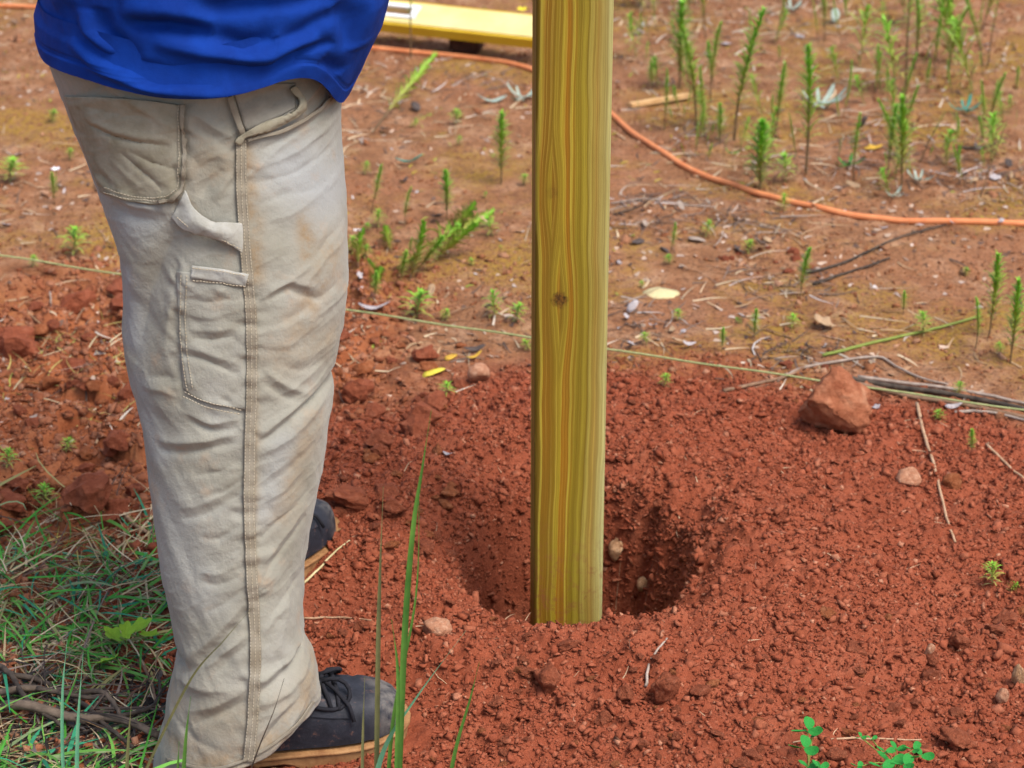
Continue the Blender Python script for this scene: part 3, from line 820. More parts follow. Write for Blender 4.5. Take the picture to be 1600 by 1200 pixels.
def build_shirt():
    nth, nz = 260, 200
    th = np.linspace(0, 2 * math.pi, nth, endpoint=False); c, s = np.cos(th), np.sin(th)
    ang = np.degrees(np.arctan2(s, c))                # 0 = belly side, -90 = near side
    zhem = 0.862 - 0.055 * np.exp(-((ang + 14) / 26) ** 2) + 0.008 * np.exp(-((ang + 52) / 14) ** 2) + 0.004 * np.sin(th * 5) + 0.010 * np.exp(-((np.abs(ang) - 180) / 40) ** 2)
    v = np.linspace(0, 1, nz)[:, None] ** 1.5
    Z = zhem + v * (1.47 - zhem)
    Yc = 2.685 + 0 * Z; hd = 0.225 + 0.01 * sm(0.9, 1.2, Z)
    _, py = proj(0 * Z, Yc - 0.3 * hd, Z)
    ax = (Yc - 0.3 * hd) * cP + (CAM_H - Z) * sP
    XL = (np.interp(py, SSIL[:, 0], SSIL[:, 1]) - 800) / FPX * ax; XR = (np.interp(py, SSIL[:, 0], SSIL[:, 2]) - 800) / FPX * ax
    cx, hw = (XL + XR) / 2, (XR - XL) / 2
    up = sm(1.08, 1.42, Z)
    cx = cx * (1 - up) + (-0.27) * up; hw = hw * (1 - up) + 0.125 * up
    hd = hd * (1 - up) + 0.205 * up
    cl = sm(1.38, 1.47, Z); hw = hw * (1 - 0.50 * cl); hd = hd * (1 - 0.68 * cl)
    e = 0.95
    X = cx + hw * np.sign(c) * np.abs(c) ** e; Y = Yc + hd * np.sign(s) * np.abs(s) ** e
    nx, ny = c / hw, s / hd; l = np.hypot(nx, ny); nx, ny = nx / l, ny / l
    disp = np.zeros_like(X)
    # folds measured on the near side: (points, width mm, depth mm)
    F = [([(200, 40), (260, 36), (330, 50)], 9, -13), ([(190, 22), (260, 14), (340, 26)], 13, 10), ([(330, 50), (380, 70), (430, 60)], 10, -9), ([(310, 8), (400, 2), (520, 12)], 13, -15), ([(300, -14), (400, -22), (500, -10)], 14, 8),
         ([(240, 60), (320, 78), (420, 92), (500, 78)], 11, 11), ([(110, 70), (180, 100), (260, 116), (330, 116)], 8, -9), ([(95, 84), (150, 112), (250, 138), (345, 146), (430, 138)], 8, 7),
         ([(330, 116), (420, 112), (480, 100)], 8, -8), ([(440, 66), (480, 60), (520, 44)], 9, -8), ([(60, 40), (80, 20), (110, 10)], 12, 9), ([(150, 20), (160, 60), (220, 96)], 10, -8), ([(120, 30), (130, 62), (180, 92)], 11, 8),
         ([(430, 105), (470, 92), (520, 90)], 6, -8), ([(520, 30), (540, 60), (545, 110)], 11, -9), ([(560, 10), (565, 60), (550, 120)], 11, 9), ([(500, 115), (515, 130), (525, 150)], 7, -8), ([(200, 125), (260, 128), (300, 120)], 4, -5)]
    near = sm(0.2, -0.2, ny)
    jx = X + 0.008 * (fbm(X * 14, Z * 14, 51, 3) - 0.5); jz = Z + 0.008 * (fbm(X * 14 + 5, Z * 14, 53, 3) - 0.5)
    for pts, w, dep in F:
        P = [tuple(at_y(px, py_, 2.47)[[0, 2]]) for px, py_ in pts]
        d, sd_, t = seg_dist(jx, jz, P)
        ww = np.where(sd_ > 0, w * 1.25, w * 0.8) / 1000
        disp += near * np.sin(np.clip(t, 0, 1) * math.pi) ** 0.5 * 1.2 * dep / 1000 * np.exp(-(d / ww) ** 2)
    w_ = th / (2 * math.pi)
    def nn(a): return fbm(a * 2.0 + Z * 5, Z * 14 + a, 61, 3) - 0.5
    disp += 0.014 * (nn(th) * (1 - w_) + nn(th - 2 * math.pi) * w_) * (0.35 + 0.65 * sm(0.86, 0.95, Z))
    for hh in (0.017, 0.0205):
        disp -= 0.0016 * np.exp(-((Z - zhem - hh) / 0.0012) ** 2)
    disp += 0.0012 * sm(0.017, 0.015, Z - zhem) + 0.0012 * (vnoise(th * 45, Z * 60, 63) - 0.5) * sm(0.03, 0.01, Z - zhem)
    X, Y = X + nx * disp, Y + ny * disp
    P = np.stack([X, Y, Z], -1)
    # stitched hem line and turned-in edge
    edge = P[0].copy(); cc = edge.mean(0)
    in1 = cc + (edge - cc) * 0.985; in1[:, 2] = edge[:, 2] + 0.001
    in2 = cc + (edge - cc) * 0.975; in2[:, 2] = edge[:, 2] + 0.06
    P = np.concatenate([in2[None], in1[None], P], 0)
    F_ = gridf(nz + 2, nth, True)
    o = plink('shirt', P.reshape(-1, 3), F_, MAT['shirt'])
    return o
shirt = build_shirt()

# sleeves
SH_N, SH_F = Vector((-0.27, 2.50, 1.40)), Vector((-0.27, 2.87, 1.40))
EL_N, EL_F = Vector((-0.13, 2.50, 1.17)), Vector((-0.10, 3.02, 1.18))
WR_N, WR_F = Vector((0.005, 2.755, 1.235)), Vector((0.015, 3.03, 1.36))
for S_, E_ in ((SH_N, EL_N), (SH_F, EL_F)):
    d = (E_ - S_)
    v, f = tube([S_ - d * 0.12, S_ + d * 0.2, S_ + d * 0.5, S_ + d * 0.78], [0.075, 0.078, 0.07, 0.068], 24, False)
    plink('sleeve', v, f, MAT['shirt'], parent=shirt)

# --- body: one skinned figure inside the clothes, hands on the post above the picture
def build_body():
    vs, es, rs = [], [], []
    def add(p, r, par=None):
        vs.append(Vector(p)); rs.append(r)
        if par is not None: es.append((par, len(vs) - 1))
        return len(vs) - 1
    pel = add((-0.34, 2.69, 0.94), 0.095)
    sp1 = add((-0.31, 2.67, 1.10), 0.115, pel); sp2 = add((-0.28, 2.68, 1.30), 0.12, sp1)
    ne = add((-0.26, 2.685, 1.46), 0.052, sp2); he0 = add((-0.235, 2.685, 1.56), 0.062, ne); he1 = add((-0.235, 2.685, 1.65), 0.088, he0); he2 = add((-0.245, 2.685, 1.72), 0.07, he1)
    add((-0.125, 2.70, 1.612), 0.018, he1)
    for S_, E_, W_, sg in ((SH_N, EL_N, WR_N, -1), (SH_F, EL_F, WR_F, 1)):
        a = add(S_, 0.055, sp2); b = add(S_.lerp(E_, 0.5), 0.046, a); c = add(E_, 0.038, b)
        d = add(E_.lerp(W_, 0.4), 0.040, c); w = add(W_, 0.026, d)
        # palm on the post's side and fingers curled round it
        dirv = (W_ - E_).normalized()
        pc = W_ + dirv * 0.045
        p = add(pc, 0.027, w)
        yface = POST_Y + sg * 0.060
        for k in range(4):
            zz = pc.z + 0.030 - 0.020 * k
            ln = (0.078, 0.086, 0.080, 0.064)[k]
            k1 = add((POST_X - 0.045, yface + sg * 0.010, zz), 0.0095, p)
            k2 = add((POST_X - 0.045 + ln * 0.55, yface + sg * 0.006, zz - 0.003), 0.009, k1)
            add((POST_X - 0.045 + ln, yface + sg * 0.004, zz - 0.006), 0.008, k2)
        t1 = add((POST_X - 0.068, POST_Y + sg * 0.030, pc.z + 0.035), 0.0105, p)
        add((POST_X - 0.062, POST_Y - sg * 0.005, pc.z + 0.045), 0.009, t1)
    for hip, knee, ank in (((-0.335, 2.60, 0.84), (-0.325, 2.53, 0.48), (-0.335, 2.42, 0.10)), ((-0.345, 2.745, 0.84), (-0.36, 2.745, 0.48), (-0.385, 2.765, 0.10))):
        a = add(hip, 0.070, pel); b = add(knee, 0.058, a)
        c = add(Vector(knee).lerp(Vector(ank), 0.35), 0.055, b); d = add(ank, 0.038, c)
    me = bpy.data.meshes.new('body')
    me.from_pydata([v - PL for v in vs], es, [])
    o = link('body', me, MAT['skin'], person)
    md = o.modifiers.new('skin', 'SKIN'); md.use_smooth_shade = True
    if not me.skin_vertices: me.skin_vertices.new(name='')
    for i, r in enumerate(rs):
        me.skin_vertices[0].data[i].radius = (r, r)
    me.skin_vertices[0].data[0].use_root = True
    sb = o.modifiers.new('smooth', 'SUBSURF'); sb.levels = 2; sb.render_levels = 2
    # short hair
    bm = bmesh.new(); bmesh.ops.create_icosphere(bm, subdivisions=4, radius=1)
    for v in list(bm.verts):
        if v.co.z < -0.1 + 0.75 * max(0, v.co.x): bm.verts.remove(v)
    hc = Vector((-0.245, 2.685, 1.668)) - PL
    for v in bm.verts:
        n = 1 + 0.05 * random.random()
        v.co = hc + Vector((v.co.x * 0.118, v.co.y * 0.104, v.co.z * 0.128)) * n
    hm = bpy.data.meshes.new('hair'); bm.to_mesh(hm); bm.free()
    link('hair', hm, MAT['dark_hair'], person, True)
build_body()

# --- boots
def boot(name, heel, ang, L=0.315, label=None):
    """heel: ground point below the heel; ang: pointing direction"""
    fw = Vector((math.cos(ang), math.sin(ang), 0)); lt = Vector((-math.sin(ang), math.cos(ang), 0)); base = Vector(heel)
    def P(u, w, z): return base + fw * u + lt * w + Vector((0, 0, z))
    U = np.array([0, .03, .08, .15, .25, .35, .45, .55, .65, .75, .84, .91, .96, .985, 1.0])
    HW = np.array([.010, .022, .031, .036, .037, .038, .041, .045, .050, .052, .050, .042, .030, .018, .004])
    HT = np.array([.07, .09, .105, .115, .118, .116, .110, .101, .092, .085, .080, .074, .066, .056, .044])
    nu, nv = 56, 30
    uu = np.linspace(0, 1, nu); uu = 0.5 - 0.5 * np.cos(uu * math.pi)
    ph = np.linspace(0, math.pi, nv)
    pts, toe = [], []
    for u in uu:
        hw, ht = np.interp(u, U, HW), np.interp(u, U, HT)
        for a in ph:
            c, s = math.cos(a), math.sin(a)
            w = hw * math.copysign(abs(c) ** 0.62, c); z = 0.030 + (ht - 0.030) * abs(s) ** 0.72
            # vamp creases and toe cap seam
            cr = 0.0022 * math.sin(u * 95) * math.exp(-((u - 0.66) / 0.06) ** 2) * s
            cap = -0.0025 * math.exp(-((u - 0.80) / 0.008) ** 2)
            k = 1 + (cr + cap) / 0.05
            pts.append(P(u * L, w * k, 0.030 + (z - 0.030) * k)); toe.append(float(sm(0.80, 0.93, u)))
    upper = plink(name, pts, gridf(nu, nv)[:, ::-1], MAT['leather'], attrs={'toe': toe})
    if label: upper['label'] = label
    def slab(nm, z0, z1, grow, heelgap, mat, par):
        ring = []
        n = 44
        us = 0.5 - 0.5 * np.cos(np.linspace(0, 1, n) * math.pi)
        right = [(u * L + (grow if u > .9 else -grow if u < .1 else 0) , np.interp(u, U, HW) + grow) for u in us]
        ring = right + [(u, -w) for u, w in right[::-1]]
        v, f = [], []
        N = len(ring)
        for lay, (zz, g) in enumerate(((z0, 0.97), (z0 + 0.002, 1.0), (z1 - 0.002, 1.0), (z1, 0.97))):
            for u, w in ring:
                lift = 0.008 * sm(0.78, 1.0, u / L)
                lo = heelgap * float(sm(0.30, 0.34, u / L) * sm(0.52, 0.46, u / L)) if lay < 2 else 0
                v.append(P(u, w * g, zz + lift + lo))
        for r_ in range(3):
            for i in range(N):
                j = (i + 1) % N
                f.append((r_ * N + i, r_ * N + j, (r_ + 1) * N + j, (r_ + 1) * N + i))
        for r_, fl in ((0, True), (3, False)):
            for i in range(n - 1):
                q = (r_ * N + i, r_ * N + i + 1, r_ * N + N - 2 - i, r_ * N + N - 1 - i)
                f.append(q[::-1] if fl else q)
        return plink(nm, v, f, mat, False, par)
    s = slab('sole', 0.0, 0.019, 0.003, 0.010, MAT['sole'], upper)
    slab('welt', 0.0195, 0.025, 0.0065, 0.0, MAT['sole'], upper)
    # laces
    lac = []
    for k, u in enumerate((0.52, 0.58, 0.64, 0.70)):
        hw, ht = np.interp(u, U, HW), np.interp(u, U, HT)
        arc = []
        for a in np.linspace(R(42), R(138), 9):
            c_, s_ = math.cos(a), math.sin(a)
            arc.append(P((u + 0.018 * c_ * (1 if k % 2 else -1)) * L, hw * math.copysign(abs(c_) ** 0.62, c_) * 1.03, 0.030 + (ht - 0.030) * abs(s_) ** 0.72 + 0.004))
        lac.append(tube(arc, 0.0030, 6))
    for sgn in (-1, 1):
        loop = [P(0.64 * L + 0.040 * math.sin(t) * 0.8, sgn * (0.008 + 0.036 * (1 - math.cos(t)) * 0.5), 0.101 - 0.020 * (1 - math.cos(t)) * 0.5 + 0.004 * math.sin(2 * t)) for t in np.linspace(0, 2 * math.pi, 18)]
        lac.append(tube(loop, 0.0028, 6))
        lac.append(tube([P(0.64 * L, 0, 0.101), P(0.69 * L, sgn * 0.026, 0.095), P(0.73 * L, sgn * 0.046, 0.082), P(0.74 * L, sgn * 0.056, 0.065)], 0.0026, 6))
    v, f = join(lac)
    plink('laces', v, f, MAT['dark_lace'], True, upper)
    # eyelet panels
    for sgn in (-1, 1):
        pv = []
        for t in np.linspace(0, 1, 9):
            u = 0.46 + 0.28 * t
            hw, ht = np.interp(u, U, HW), np.interp(u, U, HT)
            for a in np.linspace(R(30), R(62), 4):
                aa = a if sgn > 0 else math.pi - a
                c_, s_ = math.cos(aa), math.sin(aa)
                pv.append(P(u * L, hw * math.copysign(abs(c_) ** 0.62, c_) * 1.035, 0.030 + (ht - 0.030) * abs(s_) ** 0.72 + 0.002))
        plink('eyelet_panel', pv, gridf(9, 4), MAT['leather'], True, upper)
    return upper
NEAR_HEEL = at_z(262, 1224, 0.0); NEAR_HEEL = (NEAR_HEEL[0] + 0.005, NEAR_HEEL[1] + 0.022, 0.004)
na = R(17)
boot('boot', NEAR_HEEL, na, 0.298, label='dark leather boot in front, toe scuffed grey')
ft = at_z(505, 838, 0.0); fa = R(62)
boot('boot', (ft[0] - 0.315 * math.cos(fa), ft[1] - 0.315 * math.sin(fa), 0.004), fa, label='far boot, toe showing behind the trouser leg')

# ------------------------------------------------------------------ spirit level on a block, hose, string line
def box(cx, cy, cz, sx_, sy_, sz_):
    v = [(cx + a * sx_ / 2, cy + b * sy_ / 2, cz + c_ * sz_ / 2) for a in (-1, 1) for b in (-1, 1) for c_ in (-1, 1)]
    return v, [(0, 1, 3, 2), (4, 6, 7, 5), (0, 4, 5, 1), (2, 3, 7, 6), (0, 2, 6, 4), (1, 5, 7, 3)]

def build_level():
    pa, pb = at_z(600, 28, 0.075), at_z(829, 53, 0.075)        # near upper edge of the level
    dx, dy = pb[0] - pa[0], pb[1] - pa[1]
    ang = math.atan2(dy, dx)
    e = empty('spirit_level', (pa[0], pa[1], pa[2] - 0.03), ang)
    e.rotation_euler = (R(20), 0, ang)
    tag(e, 'yellow spirit level with a white-framed slot lying propped on a block', 'spirit level')
    Wd, T, x0, x1 = 0.085, 0.026, -0.70, 0.42
    s0, s1, sw = -0.105, 0.062, 0.030                          # the hand slot
    b = join([box((x0 + s0) / 2, Wd / 2, 0.015, s0 - x0, Wd, T), box((s1 + x1) / 2, Wd / 2, 0.015, x1 - s1, Wd, T),
              box((s0 + s1) / 2, (Wd / 2 - sw / 2) / 2, 0.015, s1 - s0, Wd / 2 - sw / 2, T), box((s0 + s1) / 2, Wd - (Wd / 2 - sw / 2) / 2, 0.015, s1 - s0, Wd / 2 - sw / 2, T)])
    link('beam', mesh('beam', *b), MAT['level_yellow'], e)
    link('edge_rail', mesh('edge_rail', *box(-0.14, -0.0045, 0.012, 1.125, 0.008, 0.026)), MAT['level_edge'], e)
    link('edge_rail', mesh('edge_rail', *box(-0.14, Wd + 0.0045, 0.012, 1.125, 0.008, 0.026)), MAT['level_edge'], e)
    fr = join([box((s0 + s1) / 2, Wd / 2 - sw / 2 - 0.006, 0.030, s1 - s0 + 0.034, 0.011, 0.006), box((s0 + s1) / 2, Wd / 2 + sw / 2 + 0.006, 0.030, s1 - s0 + 0.034, 0.011, 0.006),
               box(s1 + 0.008, Wd / 2, 0.030, 0.016, sw + 0.0008, 0.0055), box(s0 - 0.008, Wd / 2, 0.030, 0.016, sw + 0.0008, 0.0055)])
    link('slot_frame', mesh('slot_frame', *fr), MAT['level_white'], e)
    link('slot_base', mesh('slot_base', *box((s0 + s1) / 2, Wd / 2, 0.006, s1 - s0 - 0.002, sw - 0.001, 0.006)), MAT['level_red'], e)
    # the block under it
    pc = at_z(729, 84, 0.0)
    v, f = box(0, 0, 0, 0.075, 0.07, 0.055)
    me = bpy.data.meshes.new('block'); bm = bmesh.new()
    bv = [bm.verts.new(p) for p in v]
    for q in f: bm.faces.new([bv[i] for i in q])
    bmesh.ops.bevel(bm, geom=list(bm.edges), offset=0.008, segments=2, affect='EDGES')
    bmesh.ops.subdivide_edges(bm, edges=list(bm.edges), cuts=1)
    for q in bm.verts: q.co += Vector((random.uniform(-1, 1), random.uniform(-1, 1), random.uniform(-1, 1))) * 0.002
    bm.to_mesh(me); bm.free()
    o = link('block', me, MAT['block_brown'])
    o.location = (pc[0], pc[1] + 0.045, hz(pc[0], pc[1] + 0.045) + 0.024); o.rotation_euler = (0, 0, ang + 0.1)
    tag(o, 'small dark brown block under the yellow spirit level', 'block')
build_level()

def ground_tube(name, px_pts, rad, mat, label, cat, n=10, sides=8, lift=0.0, ext=None, group=None, taper=None, wig=0.0):
    P = [at_z(x, y, 0) for x, y in px_pts]
    if ext:
        P = ([np.array(ext[0])] if ext[0] else []) + P + ([np.array(ext[1])] if ext[1] else [])
    Q = smooth_path(P, n)
    pts = []
    Xs = np.array([q[0] for q in Q]); Ys = np.array([q[1] for q in Q])
    H = height(Xs, Ys)
    H = np.convolve(np.pad(H, 3, mode='edge'), np.ones(7) / 7, 'valid') if len(H) > 8 else H
    for x, y, z in zip(Xs, Ys, H):
        pts.append((x + random.uniform(-wig, wig), y + random.uniform(-wig, wig), z + rad * 0.8 + lift))
    r = [rad * (1 - (1 - taper) * i / (len(pts) - 1)) for i in range(len(pts))] if taper else rad
    v, f = tube(pts, r, sides)
    c = np.array(pts[0])
    o = link(name, mesh(name, np.array([tuple(p) for p in v]) - c, f), mat, smooth=True)
    o.location = c
    tag(o, label, cat, group)
    return o

ground_tube('orange_hose', [(-60, 14), (60, 22), (250, 40), (420, 62), (590, 78), (710, 88), (790, 98), (860, 121), (920, 155), (960, 188), (1010, 228), (1060, 259), (1120, 286), (1200, 312), (1280, 332), (1360, 344), (1450, 350), (1620, 352), (1760, 346)],
            0.0066, MAT['hose_orange'], 'long orange hose curving across the bare ground behind the post', 'hose', 12, 10)

def build_string():
    p0, p1 = at_z(-160, 373, 0.03), at_z(1760, 664, 0.03)
    n = 240
    pts = []
    for i in range(n):
        t = i / (n - 1)
        p = p0 * (1 - t) + p1 * t
        g = hz(p[0], p[1])
        pts.append((p[0], p[1], 0.030 - 0.006 * math.sin(math.pi * t) + 0.0008 * math.sin(t * 61)))
    v, f = tube(pts, 0.0019, 6)
    o = link('string_line', mesh('string_line', np.array([tuple(q) for q in v]) - p0, f), MAT['string_green'], smooth=True)
    o.location = p0
    tag(o, 'thin yellow-green string stretched straight across the soil behind the post', 'string')
build_string()

# ------------------------------------------------------------------ stones and clods
def rock_mesh(name, seed, sub=3, rough=0.28, flat=1.0, cut=5):
    r = np.random.default_rng(seed)
    bm = bmesh.new(); bmesh.ops.create_icosphere(bm, subdivisions=sub, radius=1)
    planes = [(Vector(r.normal(size=3)).normalized(), r.uniform(0.42, 0.80)) for _ in range(cut)]
    ph = r.uniform(0, 9, 3)
    for v in bm.verts:
        p = v.co.copy()
        for n, d in planes:
            k = p.dot(n)
            if k > d: p -= n * (k - d) * 0.9
        q = p * 2.1
        n_ = math.sin(q.x * 2 + ph[0] + q.y) * math.sin(q.y * 2.3 + ph[1]) * math.sin(q.z * 2.1 + ph[2] + q.x)
        n2 = math.sin(q.x * 6 + ph[1]) * math.sin(q.y * 5 + ph[2]) * math.sin(q.z * 6 + ph[0])
        p *= 1 + rough * 0.6 * n_ + rough * 0.25 * n2 + r.uniform(-1, 1) * rough * 0.10
        p.z *= flat
        v.co = p
    me = bpy.data.meshes.new(name); bm.to_mesh(me); bm.free()
    return me

def rock(name, px, py, w, seed, mat, label, cat, hscale=0.75, dscale=0.85, sub=3, rough=0.28, sink=0.3, group=None, rz=None, cut=5):
    """px, py: where the thing sits (its middle); w: width in metres"""
    p = gp(px, py)
    me = rock_mesh(name, seed, sub, rough, 1.0, cut)
    o = link(name, me, MAT[mat], smooth=sub >= 3)
    o.scale = (w / 2, w / 2 * dscale, w / 2 * hscale)
    o.rotation_euler = (0, 0, random.uniform(0, 6.28) if rz is None else rz)
    o.location = (p[0], p[1], p[2] + w / 2 * hscale * (1 - 2 * sink) + 0.001)
    return tag(o, label, cat, group)

rock('rock', 1302, 670, 0.140, 75, 'rock_clay', 'big blunt reddish-brown rock sitting at the edge of the dug soil', 'rock', 0.86, 0.8, 5, 0.26, 0.12, None, 0.3, 12)
rock('stone', 748, 598, 0.040, 21, 'stone_pale', 'oval pinkish stone left of the post near a yellow leaf', 'stone', 1.0, 0.8, 3, 0.12, 0.15, None, 0.4, 2)
rock('stone', 1420, 758, 0.042, 22, 'stone_pale', 'pale round stone on the loose soil beside the slanting twig', 'stone', 0.8, 0.9, 3, 0.2, 0.3)
rock('stone', 1488, 762, 0.034, 23, 'clod_orange', 'orange-brown stone just right of the slanting twig', 'stone', 0.9, 0.8, 3, 0.2, 0.3)
rock('stone', 962, 892, 0.030, 24, 'stone_tan', 'tan angular stone inside the hole, close to the post', 'stone', 1.5, 0.7, 3, 0.25, 0.2)
rock('stone', 1006, 930, 0.026, 25, 'stone_tan', 'small tan stone low inside the hole, right of the post', 'stone', 1.1, 0.9, 3, 0.2, 0.25)
rock('stone', 680, 990, 0.050, 26, 'stone_pale', 'flat pale stone half buried in front and left of the post', 'stone', 0.6, 0.8, 3, 0.3, 0.35)
rock('clod', 858, 1072, 0.062, 27, 'clod_red', 'broad reddish clod half buried just below the post foot', 'clod', 0.75, 0.8, 4, 0.45, 0.4, None, None, 16)
rock('clod', 1040, 1092, 0.052, 28, 'clod_red', 'upright red clod standing in loose soil below the hole', 'clod', 1.3, 0.7, 4, 0.45, 0.25, None, None, 16)
rock('clod', 1030, 800, 0.028, 29, 'clod_red', 'red clod on the far inner wall of the hole', 'clod', 0.9, 0.8, 4, 0.45, 0.35, None, None, 16)
rock('clod', 1495, 1015, 0.036, 30, 'clod_red', 'dusky red stone among the clods at lower right', 'clod', 1.0, 0.9, 4, 0.45, 0.25, None, None, 16)
rock('stone', 1452, 1022, 0.018, 31, 'stone_pale', 'small whitish stone among the clods at lower right', 'stone', 1.3, 0.8, 3, 0.25, 0.2)
rock('stone', 1565, 1098, 0.022, 32, 'stone_pale', 'small pinkish stone near the lower right edge', 'stone', 1.0, 0.9, 3, 0.2, 0.2)
rock('stone', 1592, 1072, 0.030, 33, 'stone_tan', 'light orange stone at the right edge of the soil', 'stone', 1.3, 0.7, 3, 0.25, 0.2)
rock('clod', 1495, 1165, 0.055, 34, 'clod_red', 'broad flat clod in the lower right corner', 'clod', 0.5, 0.8, 4, 0.45, 0.45, None, None, 16)
rock('pebble', 968, 415, 0.012, 35, 'leaf_silver', 'tiny white pebble right of the post on tan ground', 'pebble', 0.7, 0.9, 2, 0.2, 0.2)

CLODS = [rock_mesh('clod', 100 + i, 3, 0.42, 1.0, 16) for i in range(9)]
for i, me in enumerate(CLODS):
    me.materials.append(MAT['clod_red' if i % 3 else 'clod_orange'])
    me.polygons.foreach_set('use_smooth', np.ones(len(me.polygons), bool) if i % 3 == 0 else np.zeros(len(me.polygons), bool))
def clods(n, poly, wmin, wmax, label, group, seed, hs=(0.40, 0.75), sink=0.42):
    r = random.Random(seed)
    k = 0
    while k < n:
        px, py = r.uniform(poly[0], poly[1]), r.uniform(poly[2], poly[3])
        p = gp(px, py)
        if math.hypot((p[0] - HX) / 0.9, p[1] - HY) < 0.20: continue
        if any(math.hypot(p[0] - fx, p[1] - fy) < 0.13 for fx, fy in ((-0.34, 2.47), (-0.24, 2.50), (-0.15, 2.53), (-0.40, 2.75), (-0.30, 2.86))): continue
        k += 1
        w = wmin * (wmax / wmin) ** (r.random() ** 2.0)
        o = link('clod', r.choice(CLODS))
        h = r.uniform(*hs)
        o.scale = (w / 2 * r.uniform(0.8, 1.2), w / 2 * r.uniform(0.7, 1.1), w / 2 * h)
        o.rotation_euler = (r.uniform(-0.3, 0.3), r.uniform(-0.3, 0.3), r.uniform(0, 6.28))
        o.location = (p[0], p[1], p[2] + w / 2 * h * (1 - 2 * sink))
        tag(o, ('small ' if w < wmin * 1.35 else 'large ' if w > wmax * 0.62 else 'mid-sized ') + label, 'clod', group)
clods(46, (-20, 225, 440, 850), 0.028, 0.105, 'orange-red clod in the lumpy soil left of the trousers', 'clods left of the legs', 1, (0.45, 0.9), 0.32)
clods(56, (520, 720, 500, 900), 0.018, 0.075, 'red clod in the soil between the legs and the post', 'clods between legs and post', 2, (0.45, 0.9), 0.32)
clods(30, (480, 830, 900, 1200), 0.014, 0.040, 'red clod in the loose soil in front of the boot', 'clods in front of the boot', 3)
clods(40, (1280, 1620, 940, 1200), 0.014, 0.050, 'red clod in the loose soil at lower right', 'clods at lower right', 4)
clods(36, (850, 1280, 1000, 1200), 0.014, 0.036, 'red clod in the loose soil below the post hole', 'clods below the post hole', 5)
clods(28, (960, 1300, 560, 640), 0.012, 0.036, 'red clod along the string right of the post', 'clods along the string', 6)
clods(18, (1120, 1280, 380, 430), 0.012, 0.040, 'red clod heaped on the tan ground below the hose', 'clods below the hose', 7)

# ------------------------------------------------------------------ crumbs (nobody could count them)
ICO_V, ICO_F = None, None
ICO_V = np.array([(-1, -1, -1), (1, -.9, -1), (.9, 1, -1), (-1, .9, -1), (-.75, -.7, .9), (.8, -.6, 1), (.6, .75, .8), (-.7, .6, 1)]) * 0.85
ICO_F = np.array([(0, 3, 2), (0, 2, 1), (4, 5, 6), (4, 6, 7), (0, 1, 5), (0, 5, 4), (1, 2, 6), (1, 6, 5), (2, 3, 7), (2, 7, 6), (3, 0, 4), (3, 4, 7)])
NV = len(ICO_V)

def crumbs(name, X, Y, S, label, pale, flat=(0.16, 0.55), sink=0.25):
    n = len(X)
    Zg = height(X, Y)
    J = 1 + 1.25 * (rng.random((n, NV, 3)) - 0.5)
    v = ICO_V[None] * J
    sc = np.stack([rng.uniform(0.7, 1.35, n), rng.uniform(0.6, 1.1, n), rng.uniform(flat[0], flat[1], n)], -1) * S[:, None] / 2
    v = v * sc[:, None, :]
    a, b, g = rng.uniform(0, 6.28, n), rng.normal(0, 0.55, n), rng.normal(0, 0.55, n)
    def rot(v, i, j, q):
        c, s = np.cos(q)[:, None], np.sin(q)[:, None]
        x, y = v[:, :, i].copy(), v[:, :, j].copy()
        v[:, :, i] = c * x - s * y; v[:, :, j] = s * x + c * y
    rot(v, 1, 2, b); rot(v, 0, 2, g); rot(v, 0, 1, a)
    v = v + np.stack([X, Y, Zg + sc[:, 2] * (1 - 2 * sink)], -1)[:, None, :]
    f = (ICO_F[None] + (np.arange(n) * NV)[:, None, None]).reshape(-1, 3)
    tint = np.repeat(np.clip(rng.normal(0.50, 0.20, n), 0, 1), NV)
    pl = np.repeat(pale(X, Y) if callable(pale) else np.full(n, pale), NV)
    o = link(name, mesh(name, v.reshape(-1, 3), f, {'tint': tint, 'pale': pl}), MAT['crumb'])
    tag(o, label, 'soil', kind='stuff')

def scatter(n, x0, x1, y0, y1, prob):
    X, Y = rng.uniform(x0, x1, n), rng.uniform(y0, y1, n)
    k = rng.random(n) < prob(X, Y)
    return X[k], Y[k]
def feet_free(X, Y):
    k = np.ones(len(X), bool)
    for (hx, hy, hz_), a in ((NEAR_HEEL, na), ((ft[0] - 0.315 * math.cos(fa), ft[1] - 0.315 * math.sin(fa), 0), fa)):
        u = (X - hx) * math.cos(a) + (Y - hy) * math.sin(a); w = -(X - hx) * math.sin(a) + (Y - hy) * math.cos(a)
        k &= ~((u > -0.01) & (u < 0.325) & (np.abs(w) < 0.052))
    k &= ~((np.abs(X - POST_X) < 0.055) & (np.abs(Y - POST_Y) < 0.055))
    return k
def pale_fn(X, Y):
    return np.clip(1 - disturbed(X, Y) + 0.25 * (rng.random(len(X)) - 0.5), 0, 1)
X, Y = scatter(150000, -0.70, 1.15, 2.05, 3.75, lambda x, y: np.clip(disturbed(x, y) ** 1.5, 0, 1) * (0.35 + 0.9 * fbm(x * 9, y * 9, 77, 2)))
k = feet_free(X, Y) & ((np.hypot((X - HX) / 0.178, (Y - HY - 0.01) / 0.21) > 1.0) | (rng.random(len(X)) < 0.9)); X, Y = X[k], Y[k]
XI, YI = scatter(9000, HX - 0.22, HX + 0.22, HY - 0.24, HY + 0.26, lambda x, y: np.where(np.hypot((x - HX) / 0.19, (y - HY - 0.01) / 0.23) < 1, 1.0, 0.0))
k = feet_free(XI, YI); X, Y = np.concatenate([X, XI[k]]), np.concatenate([Y, YI[k]])
S = 0.0032 * np.exp(np.abs(rng.normal(0, 0.62, len(X))))
